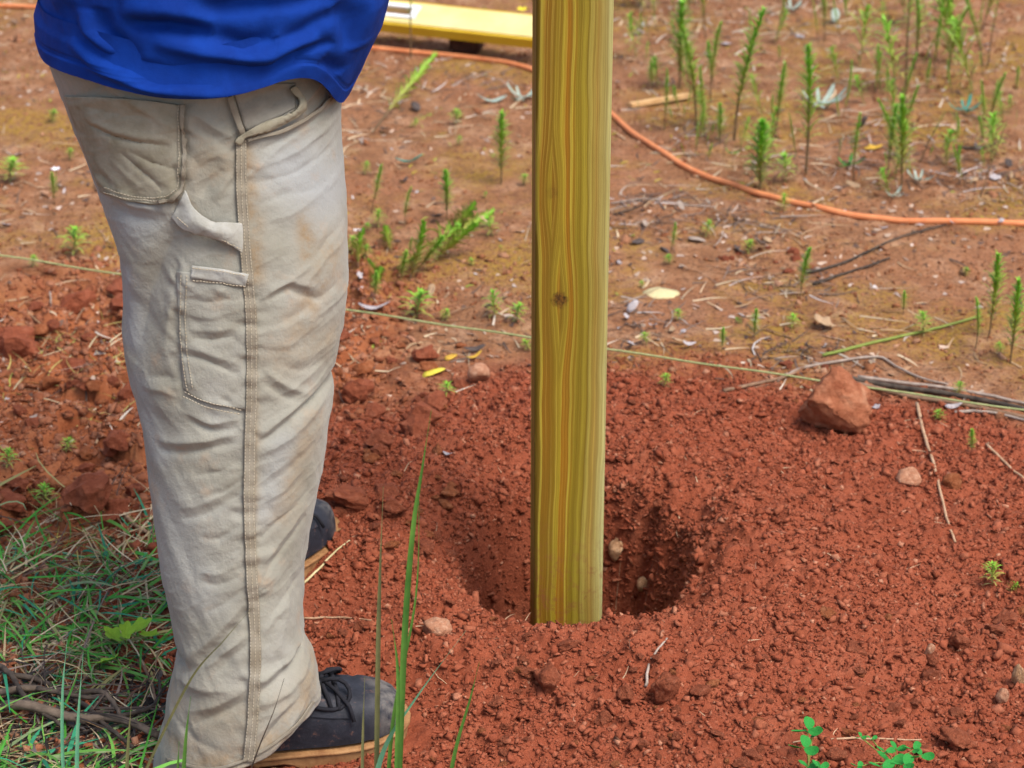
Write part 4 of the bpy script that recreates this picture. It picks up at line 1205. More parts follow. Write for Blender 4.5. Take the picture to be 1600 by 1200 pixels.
S[-int(k.sum()):] *= 1.35
crumbs('soil_crumbs', X, Y, np.clip(S, 0.0025, 0.017), 'loose dark red soil crumbs heaped around the post hole', pale_fn)
X, Y = scatter(36000, -0.95, 0.0, 2.0, 4.2, lambda x, y: left_mask(x, y) * (1 - disturbed(x, y)) * 0.85)
k = feet_free(X, Y); X, Y = X[k], Y[k]
S = 0.0050 * np.exp(np.abs(rng.normal(0, 0.70, len(X))))
crumbs('soil_lumps', X, Y, np.clip(S, 0.003, 0.020), 'orange-red soil lumps on the bank left of the legs', 0.55)
X, Y = scatter(50000, -1.6, 1.7, 2.1, 6.6, lambda x, y: (1 - disturbed(x, y)) * (1 - left_mask(x, y)) * np.clip(3.0 * (fbm(x * 3.5, y * 3.5, 79, 3) - 0.36), 0.06, 0.9))
S = 0.0042 * np.exp(np.abs(rng.normal(0, 0.55, len(X))))
crumbs('soil_grit', X, Y, np.clip(S, 0.003, 0.022), 'tan and orange grit scattered over the bare ground behind', 0.95)

# ------------------------------------------------------------------ blades, straw, litter (stuff)
def blades(name, X, Y, Lr, Wr, lift, cols, label, cat, seed, dirf=None, droop=0.5, z0=0.0, seg=4):
    r = np.random.default_rng(seed); n = len(X)
    Zg = height(X, Y) + z0
    L_ = r.uniform(Lr[0], Lr[1], n) * r.uniform(0.6, 1.0, n); w = r.uniform(Wr[0], Wr[1], n)
    a = r.uniform(0, 2 * math.pi, n) if dirf is None else dirf + r.normal(0, 0.7, n)
    el = r.uniform(lift[0], lift[1], n)
    bend = r.normal(0, 0.5, n)
    V_, F_ = [], []
    pos = np.stack([X, Y, Zg], -1)
    rows = []
    for s in range(seg + 1):
        t = s / seg
        hd = np.stack([np.cos(a + bend * t), np.sin(a + bend * t)], -1)
        e = el - droop * t * 2 * el
        if s: pos = pos + np.stack([hd[:, 0] * np.cos(e), hd[:, 1] * np.cos(e), np.sin(e)], -1) * (L_ / seg)[:, None]
        pos = pos.copy()
        gz = height(pos[:, 0], pos[:, 1]) + 0.0015
        pos[:, 2] = np.maximum(pos[:, 2], gz)
        side = np.stack([-hd[:, 1], hd[:, 0], 0.35 * np.ones(n)], -1) * (w * (1 - 0.85 * t ** 2) / 2)[:, None]
        rows.append(pos - side); rows.append(pos + side)
    P = np.stack(rows, 1)                                   # n, 2(seg+1), 3
    k = 2 * (seg + 1)
    q = np.array([[2 * s, 2 * s + 1, 2 * s + 3, 2 * s + 2] for s in range(seg)])
    F = (q[None] + (np.arange(n) * k)[:, None, None]).reshape(-1, 4)
    ci = r.choice(len(cols), n, p=[c[1] for c in cols])
    C = np.array([c[0] for c in cols])[ci] * r.uniform(0.7, 1.25, (n, 1))
    o = link(name, mesh(name, P.reshape(-1, 3), F, {'colour': np.repeat(C, k, 0)}), MAT['blades'], smooth=True)
    tag(o, label, cat, kind='stuff')

STRAW = [((0.40, 0.30, 0.16), .34), ((0.26, 0.16, 0.08), .25), ((0.52, 0.42, 0.27), .19), ((0.10, 0.055, 0.035), .22)]
GREEN = [((0.05, 0.24, 0.025), .36), ((0.025, 0.20, 0.10), .20), ((0.12, 0.30, 0.05), .2), ((0.20, 0.27, 0.12), .14), ((0.26, 0.24, 0.09), .10)]
# lower left: matted grass
def lowleft(n, seed):
    r = np.random.default_rng(seed)
    px = r.uniform(-120, 262, n * 2); py = r.uniform(790, 1290, n * 2)
    keep = r.random(n * 2) < np.where(py < 870, 0.35, np.where(px + 0.15 * (py - 900) < 240, 1.0, 0.5)) * np.where((py > 1050) & (py < 1190) & (px < 230), 0.22, 1)
    P = np.array([at_z(a, b) for a, b in zip(px[keep], py[keep])])
    k = feet_free(P[:, 0], P[:, 1])
    return P[k, 0], P[k, 1]
X, Y = lowleft(800, 3)
blades('dry_grass', X, Y, (0.04, 0.17), (0.0014, 0.0035), (0.0, 0.45), STRAW, 'matted dry straw covering the soil at lower left', 'dry grass', 5)
X, Y = lowleft(640, 4)
blades('green_grass', X, Y, (0.03, 0.17), (0.0018, 0.0060), (0.05, 0.7), GREEN, 'short green and bluish grass growing at lower left', 'grass', 6)
X, Y = lowleft(1700, 14)
k = (Y < 2.62)
blades('leaf_mould', X[k], Y[k], (0.015, 0.05), (0.003, 0.009), (0.0, 0.3), [((0.02, 0.016, 0.014), .5), ((0.06, 0.04, 0.03), .3), ((0.12, 0.10, 0.09), .2)], 'dark rotted leaves and bark scraps at lower left', 'leaf litter', 15)
TX, TY = [], []
for _ in range(150):
    q_ = at_z(rng.uniform(-60, 235), rng.normal(1115, 42)); TX.append(q_[0]); TY.append(q_[1])
blades('fine_twigs', np.array(TX), np.array(TY), (0.06, 0.22), (0.0022, 0.0042), (0.02, 0.35), [((0.03, 0.022, 0.018), .5), ((0.09, 0.065, 0.05), .35), ((0.20, 0.15, 0.12), .15)], 'tangle of fine dark twigs among the branches at lower left', 'twigs', 35, seg=6)
# yellowish grass on the left bank and thin straw behind
X, Y = scatter(900, -0.95, -0.35, 2.9, 3.9, lambda x, y: np.clip(4 * (fbm(x * 5, y * 5, 7, 2) - 0.42), 0, 1))
blades('bank_grass', X, Y, (0.03, 0.10), (0.0012, 0.003), (0.0, 0.5), [((0.42, 0.33, 0.10), .5), ((0.30, 0.28, 0.06), .3), ((0.5, 0.40, 0.24), .2)], 'yellowed grass on the bank left of the trousers', 'dry grass', 8)
X, Y = scatter(11000, -1.5, 1.7, 3.3, 6.6, lambda x, y: np.clip(0.12 + 2.2 * (fbm(x * 2.4, y * 2.4, 9, 3) - 0.44), 0.05, 1) * (1 - disturbed(x, y)))
blades('straw_litter', X, Y, (0.02, 0.10), (0.0016, 0.0045), (0.0, 0.18), [((0.50, 0.38, 0.24), .38), ((0.34, 0.22, 0.12), .27), ((0.50, 0.42, 0.33), .12), ((0.11, 0.07, 0.05), .23)], 'fine dry straw and twig bits littering the ground behind', 'leaf litter', 10)
X, Y = scatter(3000, -1.5, 1.7, 3.6, 6.6, lambda x, y: np.clip(3.0 * (fbm(x * 1.9, y * 1.9, 19, 3) - 0.46), 0, 1) * (1 - disturbed(x, y)))
PX, PY = scatter(9000, -1.5, 1.7, 3.3, 6.6, lambda x, y: np.clip(0.25 + 2.0 * (fbm(x * 2.9, y * 2.9, 29, 3) - 0.45), 0.08, 1) * (1 - disturbed(x, y)))
blades('leaf_flakes', PX, PY, (0.006, 0.024), (0.004, 0.011), (0.0, 0.35), [((0.46, 0.33, 0.24), .3), ((0.12, 0.07, 0.05), .3), ((0.30, 0.17, 0.09), .22), ((0.44, 0.34, 0.28), .16), ((0.50, 0.45, 0.43), .02)], 'brown and grey leaf flakes strewn over the ground behind', 'leaf litter', 33, seg=2)
TX, TY = [], []
for (cx_, cy_, rx_, ry_, n_) in ((1010, 335, 70, 28, 90), (1160, 350, 60, 22, 60), (1240, 440, 90, 25, 60), (1440, 235, 90, 45, 130), (1530, 285, 70, 25, 90), (1090, 220, 40, 25, 40), (1330, 250, 50, 30, 50), (700, 120, 90, 20, 60), (990, 490, 50, 25, 40), (1230, 550, 80, 18, 50)):
    for _ in range(n_):
        q_ = at_z(rng.normal(cx_, rx_ / 1.6), rng.normal(cy_, ry_ / 1.6)); TX.append(q_[0]); TY.append(q_[1])
blades('twig_litter', np.array(TX), np.array(TY), (0.02, 0.11), (0.0016, 0.0034), (0.0, 0.30), [((0.07, 0.045, 0.035), .4), ((0.16, 0.11, 0.085), .3), ((0.34, 0.27, 0.22), .2), ((0.5, 0.45, 0.42), .1)], 'tangles of dark dry twigs on the ground behind', 'leaf litter', 34)
blades('moss_tufts', X, Y, (0.008, 0.025), (0.0020, 0.005), (0.1, 0.9), [((0.36, 0.26, 0.04), .5), ((0.30, 0.32, 0.05), .35), ((0.22, 0.16, 0.05), .15)], 'ochre moss and tiny sprouts on the ground behind', 'moss', 11)
X, Y = scatter(420, -0.3, 1.2, 2.05, 3.6, lambda x, y: 0.5 * disturbed(x, y))
blades('soil_straw', X, Y, (0.010, 0.040), (0.0008, 0.0018), (0.0, 0.3), [((0.50, 0.33, 0.20), .6), ((0.22, 0.10, 0.06), .4)], 'tiny straw bits strewn over the red soil', 'leaf litter', 12)

# ------------------------------------------------------------------ weeds: upright feathery seedlings
def weed_meshes(seed, leaves, leaf_len, leaf_w, start, lean, el0=1.05):
    r = random.Random(seed)
    bx, by = r.uniform(-lean, lean), r.uniform(-lean, lean)
    def axisp(t): return Vector((bx * t * t, by * t * t, t))
    sv, sf = tube([axisp(t) for t in np.linspace(0, 1, 7)], [0.014 * (1 - 0.6 * t) for t in np.linspace(0, 1, 7)], 5)
    st = mesh('stem', sv, sf)
    v, f, h = [], [], []
    for i in range(leaves):
        t = start + (1 - start) * (i / leaves) ** 0.8
        a = i * 2.39996 + r.uniform(-0.3, 0.3)
        g = (t - start) / (1 - start)
        ln = leaf_len * (0.75 + 0.5 * math.sin(math.pi * min(1, g * 0.9 + 0.15))) * r.uniform(0.7, 1.2) * (1 - 0.45 * g ** 4)
        el = el0 - 0.30 * (1 - g) + r.uniform(-0.22, 0.22)
        d = Vector((math.cos(a), math.sin(a), 0)); s = Vector((-math.sin(a), math.cos(a), 0))
        p0 = axisp(t); n0 = len(v)
        for u, ww, de in ((0.0, 0.45, 0), (0.35, 1.0, 0), (0.7, 0.8, -0.25), (1.0, 0.08, -0.55)):
            p = p0 + (d * math.cos(el + de * 0.6) + Vector((0, 0, math.sin(el + de * 0.6)))) * ln * u
            v += [p - s * leaf_w * ww / 2, p + s * leaf_w * ww / 2]; h += [t, t]
        for q in range(3):
            f.append((n0 + 2 * q, n0 + 2 * q + 1, n0 + 2 * q + 3, n0 + 2 * q + 2))
    return st, mesh('foliage', v, f, {'hgt': h})
KIND = {
    'slim': [weed_meshes(i, 110, 0.135, 0.021, 0.25, 0.22, 1.12) for i in range(4)],
    'brush': [weed_meshes(10 + i, 110, 0.19, 0.032, 0.18, 0.20, 1.08) for i in range(4)],
    'bushy': [weed_meshes(20 + i, 95, 0.28, 0.05, 0.12, 0.2, 1.0) for i in range(3)],
    'tuft': [weed_meshes(30 + i, 36, 0.50, 0.085, 0.05, 0.2, 0.75) for i in range(4)],
    'bare': [weed_meshes(40 + i, 34, 0.07, 0.012, 0.45, 0.15) for i in range(2)],
}
for kd, L_ in KIND.items():
    for st, fo in L_:
        st.materials.append(MAT['weed_stem_green' if kd == 'tuft' else 'weed_stem']); fo.materials.append(MAT['weed'])
WR = random.Random(5)
def weed(kind, bx, by, tx, ty, label, group=None, name='weed_seedling', lie=None, thin=1.0):
    p = gp(bx, by)
    top = at_y(tx, ty, p[1] + (lie or 0))
    d = Vector(top) - Vector(p)
    st, fo = WR.choice(KIND[kind])
    e = empty(name, p)
    e.rotation_mode = 'QUATERNION'
    spin = Matrix.Rotation(WR.uniform(0, 6.28), 3, 'Z').to_quaternion()
    e.rotation_quaternion = d.normalized().to_track_quat('Z', 'Y') @ spin
    fat = (1.0 if d.length > 0.08 else 1.15) * WR.uniform(0.7, 1.0)
    e.scale = (d.length * fat * thin, d.length * fat * thin, d.length)
    link('stem', st, None, e); link('foliage', fo, None, e)
    tag(e, label, 'weed', group or 'weed seedlings on the bare ground')
    return e

weed('slim', 1147, 219, 1158, 26, 'tall thin green weed just left of the pair above the hose')
weed('slim', 1211, 215, 1222, 104, 'medium thin weed between two taller ones, tip bent right')
weed('slim', 1259, 275, 1275, 84, 'tall slender weed on bare brown stem above middle of hose')
weed('bushy', 1187, 302, 1187, 196, 'bushy bright green weed growing directly at the hose')
weed('brush', 1125, 228, 1127, 160, 'short yellowish weed above the hose, near the post')
weed('slim', 1088, 205, 1088, 38, 'tall yellow-green weed in the clump behind the wood splinter')
weed('brush', 1062, 140, 1062, 4, 'bluish-green weed at the back of the clump by the post')
weed('slim', 1110, 160, 1110, 34, 'yellow-green weed on the right of the clump by the post')
weed('slim', 1078, 152, 1074, 66, 'short yellow weed in the middle of the clump by the post')
weed('brush', 1020, 142, 1016, 94, 'small pale weed above the wood splinter beside the post')
weed('slim', 1000, 60, 992, 34, 'tiny lime sprout near the top beside the post')
weed('slim', 1288, 65, 1291, -30, 'weed cut by the top edge beside a pale green leaf')
weed('bare', 1415, 142, 1420, -30, 'tall dark-stemmed weed reaching the top edge, left of a leaning one')
weed('slim', 1428, 110, 1451, -12, 'weed leaning right up to the top edge')
weed('slim', 1480, 125, 1488, 8, 'straight green weed near the top right')
weed('bare', 1543, 105, 1557, -12, 'dark nearly leafless stem near the top right corner')
weed('slim', 1545, 200, 1556, 114, 'pale green weed by the right edge above the litter')
weed('slim', 1447, 150, 1450, 96, 'small yellowish weed beside the leaning one')
weed('slim', 1333, 285, 1335, 178, 'slim weed between the slender one and the bright pair')
weed('brush', 1388, 270, 1394, 163, 'thick bright green weed, left of a matched pair above the hose')
weed('brush', 1408, 302, 1414, 152, 'tall bright weed on dark stem, right of a matched pair')
weed('bare', 1437, 255, 1470, 172, 'dry brown stem leaning right beside the bright pair')
weed('bare', 1308, 258, 1316, 216, 'short dark dry stem left of the slim weed')
weed('slim', 1497, 288, 1500, 228, 'small weed with a single green tip above the hose at right')
weed('slim', 1387, 160, 1388, 108, 'small dark green weed far behind the bright pair')
weed('brush', 1250, 466, 1258, 388, 'lone bright weed standing below the middle of the hose')
weed('tuft', 1227, 285, 1230, 240, 'small leafy sprout beside the bushy weed at the hose')
weed('tuft', 1225, 330, 1225, 305, 'tiny green sprout right against the hose')
weed('brush', 1411, 492, 1414, 456, 'small bright weed on tan ground right of the post')
weed('brush', 1545, 525, 1566, 400, 'tall leafy weed leaning right near the right edge')
weed('brush', 1578, 568, 1596, 440, 'tall leafy weed cut by the right edge above the branches')
weed('slim', 1524, 545, 1540, 470, 'yellowish weed left of the leafy pair at the right edge')
weed('tuft', 1443, 524, 1445, 490, 'green sprout on a trailing stem right of the post')
weed('brush', 1128, 552, 1130, 513, 'small weed hanging by the string right of the post')
weed('brush', 1178, 532, 1180, 486, 'small upright weed above the string right of the post')
weed('tuft', 1238, 515, 1241, 490, 'dark green leafy sprout above the string')
weed('tuft', 1162, 508, 1150, 498, 'low green sprig left of the dark leafy sprout')
weed('tuft', 1038, 606, 1040, 584, 'little feathery sprout below the string near the post')
weed('brush', 1518, 712, 1519, 672, 'small green weed right of the slanting twig')
weed('tuft', 1500, 618, 1496, 598, 'lime sprout on top of the branch pile')
weed('tuft', 1470, 660, 1466, 640, 'mossy yellow sprout under the branch pile')
weed('tuft', 1550, 915, 1553, 880, 'yellow-green sprig on the soil at the right edge')
weed('tuft', 1575, 925, 1590, 912, 'low bright sprig at the right edge of the dug soil')
weed('tuft', 1168, 398, 1170, 374, 'tiny sprout on the red heap below the hose')
weed('slim', 1046, 402, 1060, 350, 'pale thin weed below the hose near the post')
weed('tuft', 1103, 372, 1106, 346, 'grey-green weed tuft below the hose')
weed('tuft', 985, 372, 990, 366, 'flat green sprig beside the post below the hose')
weed('slim', 580, 335, 596, 262, 'leaning weed closest to the trousers, dark green tip')
weed('slim', 633, 356, 629, 295, 'short dark-tipped weed between two others by the trousers')
weed('brush', 698, 345, 700, 266, 'bright upright weed midway between trousers and post')
weed('brush', 783, 290, 783, 180, 'tall bright weed close to the left of the post')
weed('tuft', 590, 357, 590, 330, 'small sprout at the foot of the leaning weed')
weed('tuft', 606, 378, 606, 358, 'tiny sprout below the short dark-tipped weed')
weed('tuft', 668, 400, 708, 352, 'leafy weed fallen to the right, lower piece', lie=0.12, thin=0.6)
weed('brush', 690, 385, 770, 330, 'long green weed fallen to the right between trousers and post', lie=0.18, thin=0.7)
weed('tuft', 770, 372, 764, 338, 'drooping tip beside the fallen weed')
weed('tuft', 552, 400, 548, 372, 'leafy clump against the edge of the trousers')
weed('tuft', 568, 404, 572, 384, 'second leafy clump just right of the trousers')
weed('slim', 640, 402, 640, 372, 'yellowish small weed below the short dark-tipped one')
weed('slim', 582, 208, 668, 88, 'long pale feathery weed lying slantwise behind the trousers', lie=0.42, thin=0.42)
weed('slim', 610, 212, 712, 160, 'dry yellow weed lying flat behind the trousers', lie=0.25, thin=0.3)
weed('tuft', 712, 196, 713, 170, 'small green sprout on the tan ground behind the fallen weed')
weed('bare', 642, 90, 640, -25, 'thin dark stem standing in front of the yellow spirit level')
weed('tuft', 652, 500, 648, 455, 'leafy green clump on the string right of the trousers')
weed('tuft', 690, 502, 700, 484, 'low green clump lying on the string')
weed('tuft', 775, 498, 764, 458, 'pale green sprig left of the post above the string')
weed('tuft', 806, 506, 806, 474, 'dark green leafy clump beside the post above the string')
weed('tuft', 825, 548, 823, 530, 'small green sprig half hidden by the left of the post')
weed('tuft', 15, 287, 17, 248, 'pale sprout at the far left edge')
weed('brush', 85, 322, 82, 270, 'green weed with a white flower left of the trousers')
weed('tuft', 115, 402, 116, 354, 'two-tipped yellow-green weed just above the string on the left')
weed('tuft', 78, 192, 86, 172, 'small sprout close behind the back pocket')
weed('tuft', 108, 250, 111, 232, 'tiny sprout touching the edge of the back pocket')
weed('tuft', 50, 418, 52, 398, 'tiny sprout on the string at far left')
weed('tuft', 698, 620, 700, 596, 'small thin sprout beside the yellow leaf')
weed('tuft', 70, 790, 68, 755, 'green sprout among the clods at far left')
weed('tuft', 105, 708, 104, 684, 'pale sprig among the clods left of the trousers')
weed('tuft', 12, 735, 14, 700, 'lime grass sprout at the left edge')
for bx, by, tx, ty, lab in ((600, 440, 575, 405, 'leafy sprig leaning to the trousers in the sprawling clump'), (625, 445, 632, 392, 'upright leafy sprig in the sprawling clump right of the trousers'), (650, 425, 690, 372, 'arching leafy sprig on the right of the sprawling clump'),
                             (610, 425, 655, 400, 'low spreading sprig in the middle of the sprawling clump'), (585, 470, 590, 425, 'drooping sprig at the bottom of the sprawling clump')):
    weed('brush', bx, by, tx, ty, lab, thin=1.1)
for bx, by, tx, ty, lab in ((560, 420, 556, 362, 'bushy weed touching the trousers at thigh height'), (640, 440, 668, 352, 'bushy leaning weed in the heart of the sprawling clump'), (672, 415, 735, 345, 'bushy weed sprawling towards the post'), (700, 360, 742, 330, 'leafy tip on the upper right of the sprawling clump'), (612, 400, 600, 352, 'bushy weed behind the sprawling clump'), (575, 455, 600, 418, 'yellowish bushy weed low in the sprawling clump')):
    weed('bushy', bx, by, tx, ty, lab, thin=1.0, lie=0.05)
# many more thin sprouts too alike to tell apart
r_ = random.Random(11)
for i in range(185):
    bx, by = r_.choice([r_.uniform(965, 1600), r_.uniform(985, 1130), r_.uniform(1360, 1600)]), r_.uniform(5, 310)
    hose_y = np.interp(bx, [955, 1060, 1200, 1360, 1600], [185, 259, 312, 344, 352])
    if by > hose_y - 12: continue
    hgt = r_.uniform(16, 50) if r_.random() < 0.6 else r_.uniform(50, 125)
    kd = r_.choice(['slim', 'slim', 'brush', 'tuft', 'bare'])
    lab = {'slim': 'thin upright', 'brush': 'fuller feathery', 'tuft': 'low leafy', 'bare': 'nearly bare dry'}[kd] + (' short' if hgt < 50 else ' tall') + ' weed sprout ' + (
        'near the wood splinter beside the post' if bx < 1100 and by > 90 else 'at the top edge near the post' if bx < 1100 else 'at the top right corner' if bx > 1400 and by < 90 else
        'at the right around the dark litter' if bx > 1400 else 'close above the orange hose' if by > hose_y - 80 else 'around the tall slender weed behind the hose')
    weed(kd, bx, by, bx + hgt * r_.uniform(-0.30, 0.36), by - hgt, lab, 'small sprouts behind the hose', thin=r_.uniform(0.35, 0.8))
for i in range(16):
    bx, by = r_.choice([(r_.uniform(540, 820), r_.uniform(120, 470)), (r_.uniform(970, 1590), r_.uniform(400, 560))])
    weed('tuft', bx, by, bx + r_.uniform(-6, 6), by - r_.uniform(10, 22), 'tiny green sprout on the open tan ground', 'tiny sprouts on open ground')

# ------------------------------------------------------------------ foreground grass stalks
def blade_mesh(name, P, w, mat, parent=None, base=None, twist=0.6):
    Q = smooth_path(P, 8); n = len(Q); v, f = [], []
    for i, q in enumerate(Q):
        t = i / (n - 1)
        ww = w * (0.7 + 0.5 * math.sin(math.pi * min(1, t * 1.1)) - 0.9 * t ** 3) / 2
        ww = max(ww, 0.0003)
        a = twist * math.sin(t * 2.3)
        s = Vector((math.cos(a), math.sin(a), 0)) * ww; fold = Vector((0, 0.5 * ww, 0))
        v += [Vector(q) - s - fold, Vector(q) + fold * 0.6, Vector(q) + s - fold]
    for i in range(n - 1):
        for k in (0, 1):
            f.append((3 * i + k, 3 * i + k + 1, 3 * i + 3 + k + 1, 3 * i + 3 + k))
    b = np.array(base) if base is not None else np.zeros(3)
    return link(name, mesh(name, np.array([tuple(x) for x in v]) - b, f), mat, parent, True)

def stalk(pts, Y, w, mat, label, twist=0.5, dy=0.0, group='grass stalks in front of the boots'):
    P = [at_y(x, y, Y + dy * i) for i, (x, y) in enumerate(pts)]
    g = hz(P[0][0], P[0][1])
    b = np.array([P[0][0], P[0][1], g])
    if P[0][2] > g: P = [b] + P
    o = blade_mesh('grass_stalk', P, w, MAT[mat], None, b, twist)
    o.location = b
    tag(o, label, 'grass', group)
YF = 2.22
stalk([(622, 1270), (632, 1000), (645, 830), (660, 730), (674, 640)], YF, 0.0068, 'grass_green', 'tallest green grass blade rising in front of the soil between boot and post')
stalk([(588, 1270), (591, 1010), (594, 890), (599, 760)], YF + 0.02, 0.0055, 'grass_dull', 'dull brownish grass blade just left of the tallest one')
stalk([(620, 1230), (622, 1060), (612, 968)], YF - 0.02, 0.0055, 'grass_green', 'short bright blade joined to the tallest one')
stalk([(578, 1270), (600, 1170), (650, 1090), (728, 985)], YF + 0.01, 0.0065, 'grass_blue', 'bluish-green blade leaning right across the boot toe')
stalk([(694, 1270), (712, 1170), (735, 1090), (749, 1034)], YF + 0.02, 0.0050, 'grass_green', 'separate thin blade leaning right of the boot')
stalk([(566, 1270), (567, 1150), (570, 1058)], YF - 0.01, 0.0040, 'grass_dull', 'short blade crossing the boot vamp')
stalk([(604, 1270), (615, 1120), (650, 930), (655, 745)], YF + 0.03, 0.0045, 'grass_green', 'thin blade close behind the tallest one')
stalk([(284, 1275), (290, 1160), (298, 1088)], YF, 0.0050, 'grass_green', 'green blade in front of the trouser hem')
stalk([(276, 1275), (278, 1200), (280, 1158)], YF, 0.0040, 'grass_green', 'short green blade beside the one at the hem')
stalk([(196, 1275), (200, 1170), (206, 1090)], YF + 0.02, 0.0050, 'grass_dull', 'dull green blade over the dark branches at lower left')
stalk([(120, 1250), (122, 1130), (130, 1020)], YF + 0.06, 0.0050, 'grass_blue', 'bluish upright blade over the dark branches')
stalk([(98, 1180), (98, 1080), (105, 1000)], YF + 0.14, 0.0040, 'grass_blue', 'bluish blade near the left edge above the branches')
stalk([(372, 1270), (400, 1180), (428, 1110), (444, 1060)], YF, 0.0020, 'twig_dark', 'thin dark dry stalk crossing the trouser hem')
stalk([(200, 1275), (290, 1075), (350, 1000), (394, 950)], YF - 0.02, 0.0036, 'grass_dull', 'pale thin blade slanting over the shin of the trousers')

# ------------------------------------------------------------------ leaves, flowers, clover
def leaf_shape(lobed=0.0, n=20, lobes=5, wid=0.5):
    ring = []
    for i in range(n):
        a = 2 * math.pi * i / n
        r = 1.0 - lobed * (0.5 + 0.5 * math.cos(lobes * a + math.pi))
        ring.append((0.5 + 0.5 * math.cos(a) * r, wid * math.sin(a) * r * (0.75 + 0.25 * math.cos(a))))
    return ring
def leaf_mesh(name, lobed=0.0, lobes=5, wid=0.35, curl=0.25, n=20, seed=0):
    r = random.Random(seed)
    ring = leaf_shape(lobed, n, lobes, wid)
    v, f = [], []
    for layer in (1.0, 0.5):
        for x, y in ring:
            x2 = 0.5 + (x - 0.5) * layer; y2 = y * layer
            v.append((x2, y2, curl * ((x2 - 0.5) ** 2 + 1.6 * y2 * y2) + 0.10 * abs(y2) + r.uniform(-0.02, 0.02)))
    c = len(v); v.append((0.5, 0, -0.01))
    for i in range(n):
        j = (i + 1) % n
        f.append((i, j, n + j, n + i)); f.append((n + i, n + j, c))
    return mesh(name, v, f)
LEAVES = [leaf_mesh('leaf', 0.0, 5, 0.30, 0.5, 16, 1), leaf_mesh('leaf', 0.15, 3, 0.36, -0.4, 16, 2), leaf_mesh('leaf', 0.30, 5, 0.42, 0.6, 24, 3), leaf_mesh('leaf', 0.08, 7, 0.20, 0.9, 18, 4), leaf_mesh('leaf', 0.0, 1, 0.10, 0.8, 14, 5)]
def leaf(px, py, size, mat, label, cat='leaf', k=0, rz=None, tilt=0.2, name='fallen_leaf', group=None, lift=0.003):
    me = LEAVES[k].copy(); me.materials.clear(); me.materials.append(MAT[mat])
    p = gp(px, py)
    o = link(name, me, None, None, True)
    o.scale = (size,) * 3
    rz = random.uniform(0, 6.28) if rz is None else rz
    o.rotation_euler = (tilt * random.uniform(-1, 1), tilt * random.uniform(-1, 1) - tilt * 0.3, rz)
    c = Vector((math.cos(rz), math.sin(rz), 0)) * size * 0.5
    o.location = Vector(p) - c + Vector((0, 0, lift + size * 0.12 * tilt))
    md = o.modifiers.new('thickness', 'SOLIDIFY'); md.thickness = 0.02
    return tag(o, label, cat, group)
leaf(676, 586, 0.050, 'leaf_yellow', 'bright yellow fallen leaf left of the oval stone', k=1, rz=0.6, tilt=0.15)
leaf(704, 560, 0.036, 'leaf_amber', 'dull amber leaf just above the bright yellow one', k=1, rz=1.1, tilt=0.15)
leaf(742, 566, 0.032, 'leaf_amber', 'thin amber leaf edge above the oval stone', k=3, rz=0.5, tilt=0.3)
leaf(742, 552, 0.040, 'leaf_dark', 'dark curled leaf above the oval stone', k=3, rz=0.1, tilt=0.3)
leaf(1030, 462, 0.082, 'leaf_cream', 'large cream-yellow dead leaf right of the post', k=1, rz=0.1, tilt=0.2)
leaf(640, 259, 0.060, 'leaf_teal', 'narrow blue-green leaf lying behind the dark-tipped weeds', k=3, rz=0.0, tilt=0.3)
leaf(770, 162, 0.070, 'leaf_grey', 'grey-green leaf lying left of the post', k=3, rz=0.4, tilt=0.4)
leaf(1287, 515, 0.055, 'leaf_dry', 'curled tan leaf on the ground above the branch pile', k=2, tilt=0.5)
leaf(1305, 36, 0.050, 'leaf_grey', 'pale green round leaf near the top right of centre', k=1, tilt=0.6)
leaf(700, 716, 0.022, 'leaf_silver', 'tiny grey husk on the red soil left of the post', k=3, rz=-0.8, tilt=0.2)
leaf(585, 490, 0.060, 'leaf_silver', 'thin silver grass husk under the string by the trousers', k=3, rz=-0.1, tilt=0.1)
leaf(1350, 215, 0.050, 'leaf_dark', 'dark red-brown leaf among the weeds above the hose', k=2, tilt=0.7)
leaf(1365, 235, 0.045, 'leaf_amber', 'brown curled leaf below the dark one among the weeds', k=2, tilt=0.7)
for i, (px, py) in enumerate([(1150, 236), (1540, 275), (1555, 282), (1525, 230), (1490, 208), (990, 492), (978, 500), (1020, 515), (1050, 520), (1066, 519), (985, 545), (1075, 545), (675, 465), (765, 488), (562, 438), (562, 460), (1540, 322), (1560, 350), (1485, 355), (1380, 358),
                              (1060, 540), (1310, 44), (1135, 72), (1170, 46), (1340, 48), (1250, 60), (965, 130), (1005, 45), (985, 98), (1300, 125), (1540, 75), (640, 145), (575, 515), (28, 245), (10, 355), (100, 302), (30, 292), (1455, 645), (1370, 640), (1490, 640)]):
    leaf(px, py, random.uniform(0.014, 0.034), 'leaf_silver' if i % 4 else 'leaf_dry', 'small pale dry leaf scrap on the bare ground', k=i % 4, tilt=0.6, name='leaf_scrap', group='pale leaf scraps on the bare ground')
for i in range(34):
    px, py = random.choice([(random.uniform(965, 1600), random.uniform(5, 340)), (random.uniform(965, 1200), random.uniform(320, 400)), (random.uniform(1320, 1600), random.uniform(190, 300)), (random.uniform(560, 820), random.uniform(110, 420))])
    leaf(px, py, random.uniform(0.016, 0.045), ['leaf_dark', 'leaf_dry', 'twig_grey'][i % 3], 'small brown leaf scrap littering the ground behind', k=i % 4, tilt=0.5, name='leaf_scrap', group='brown leaf scraps behind')

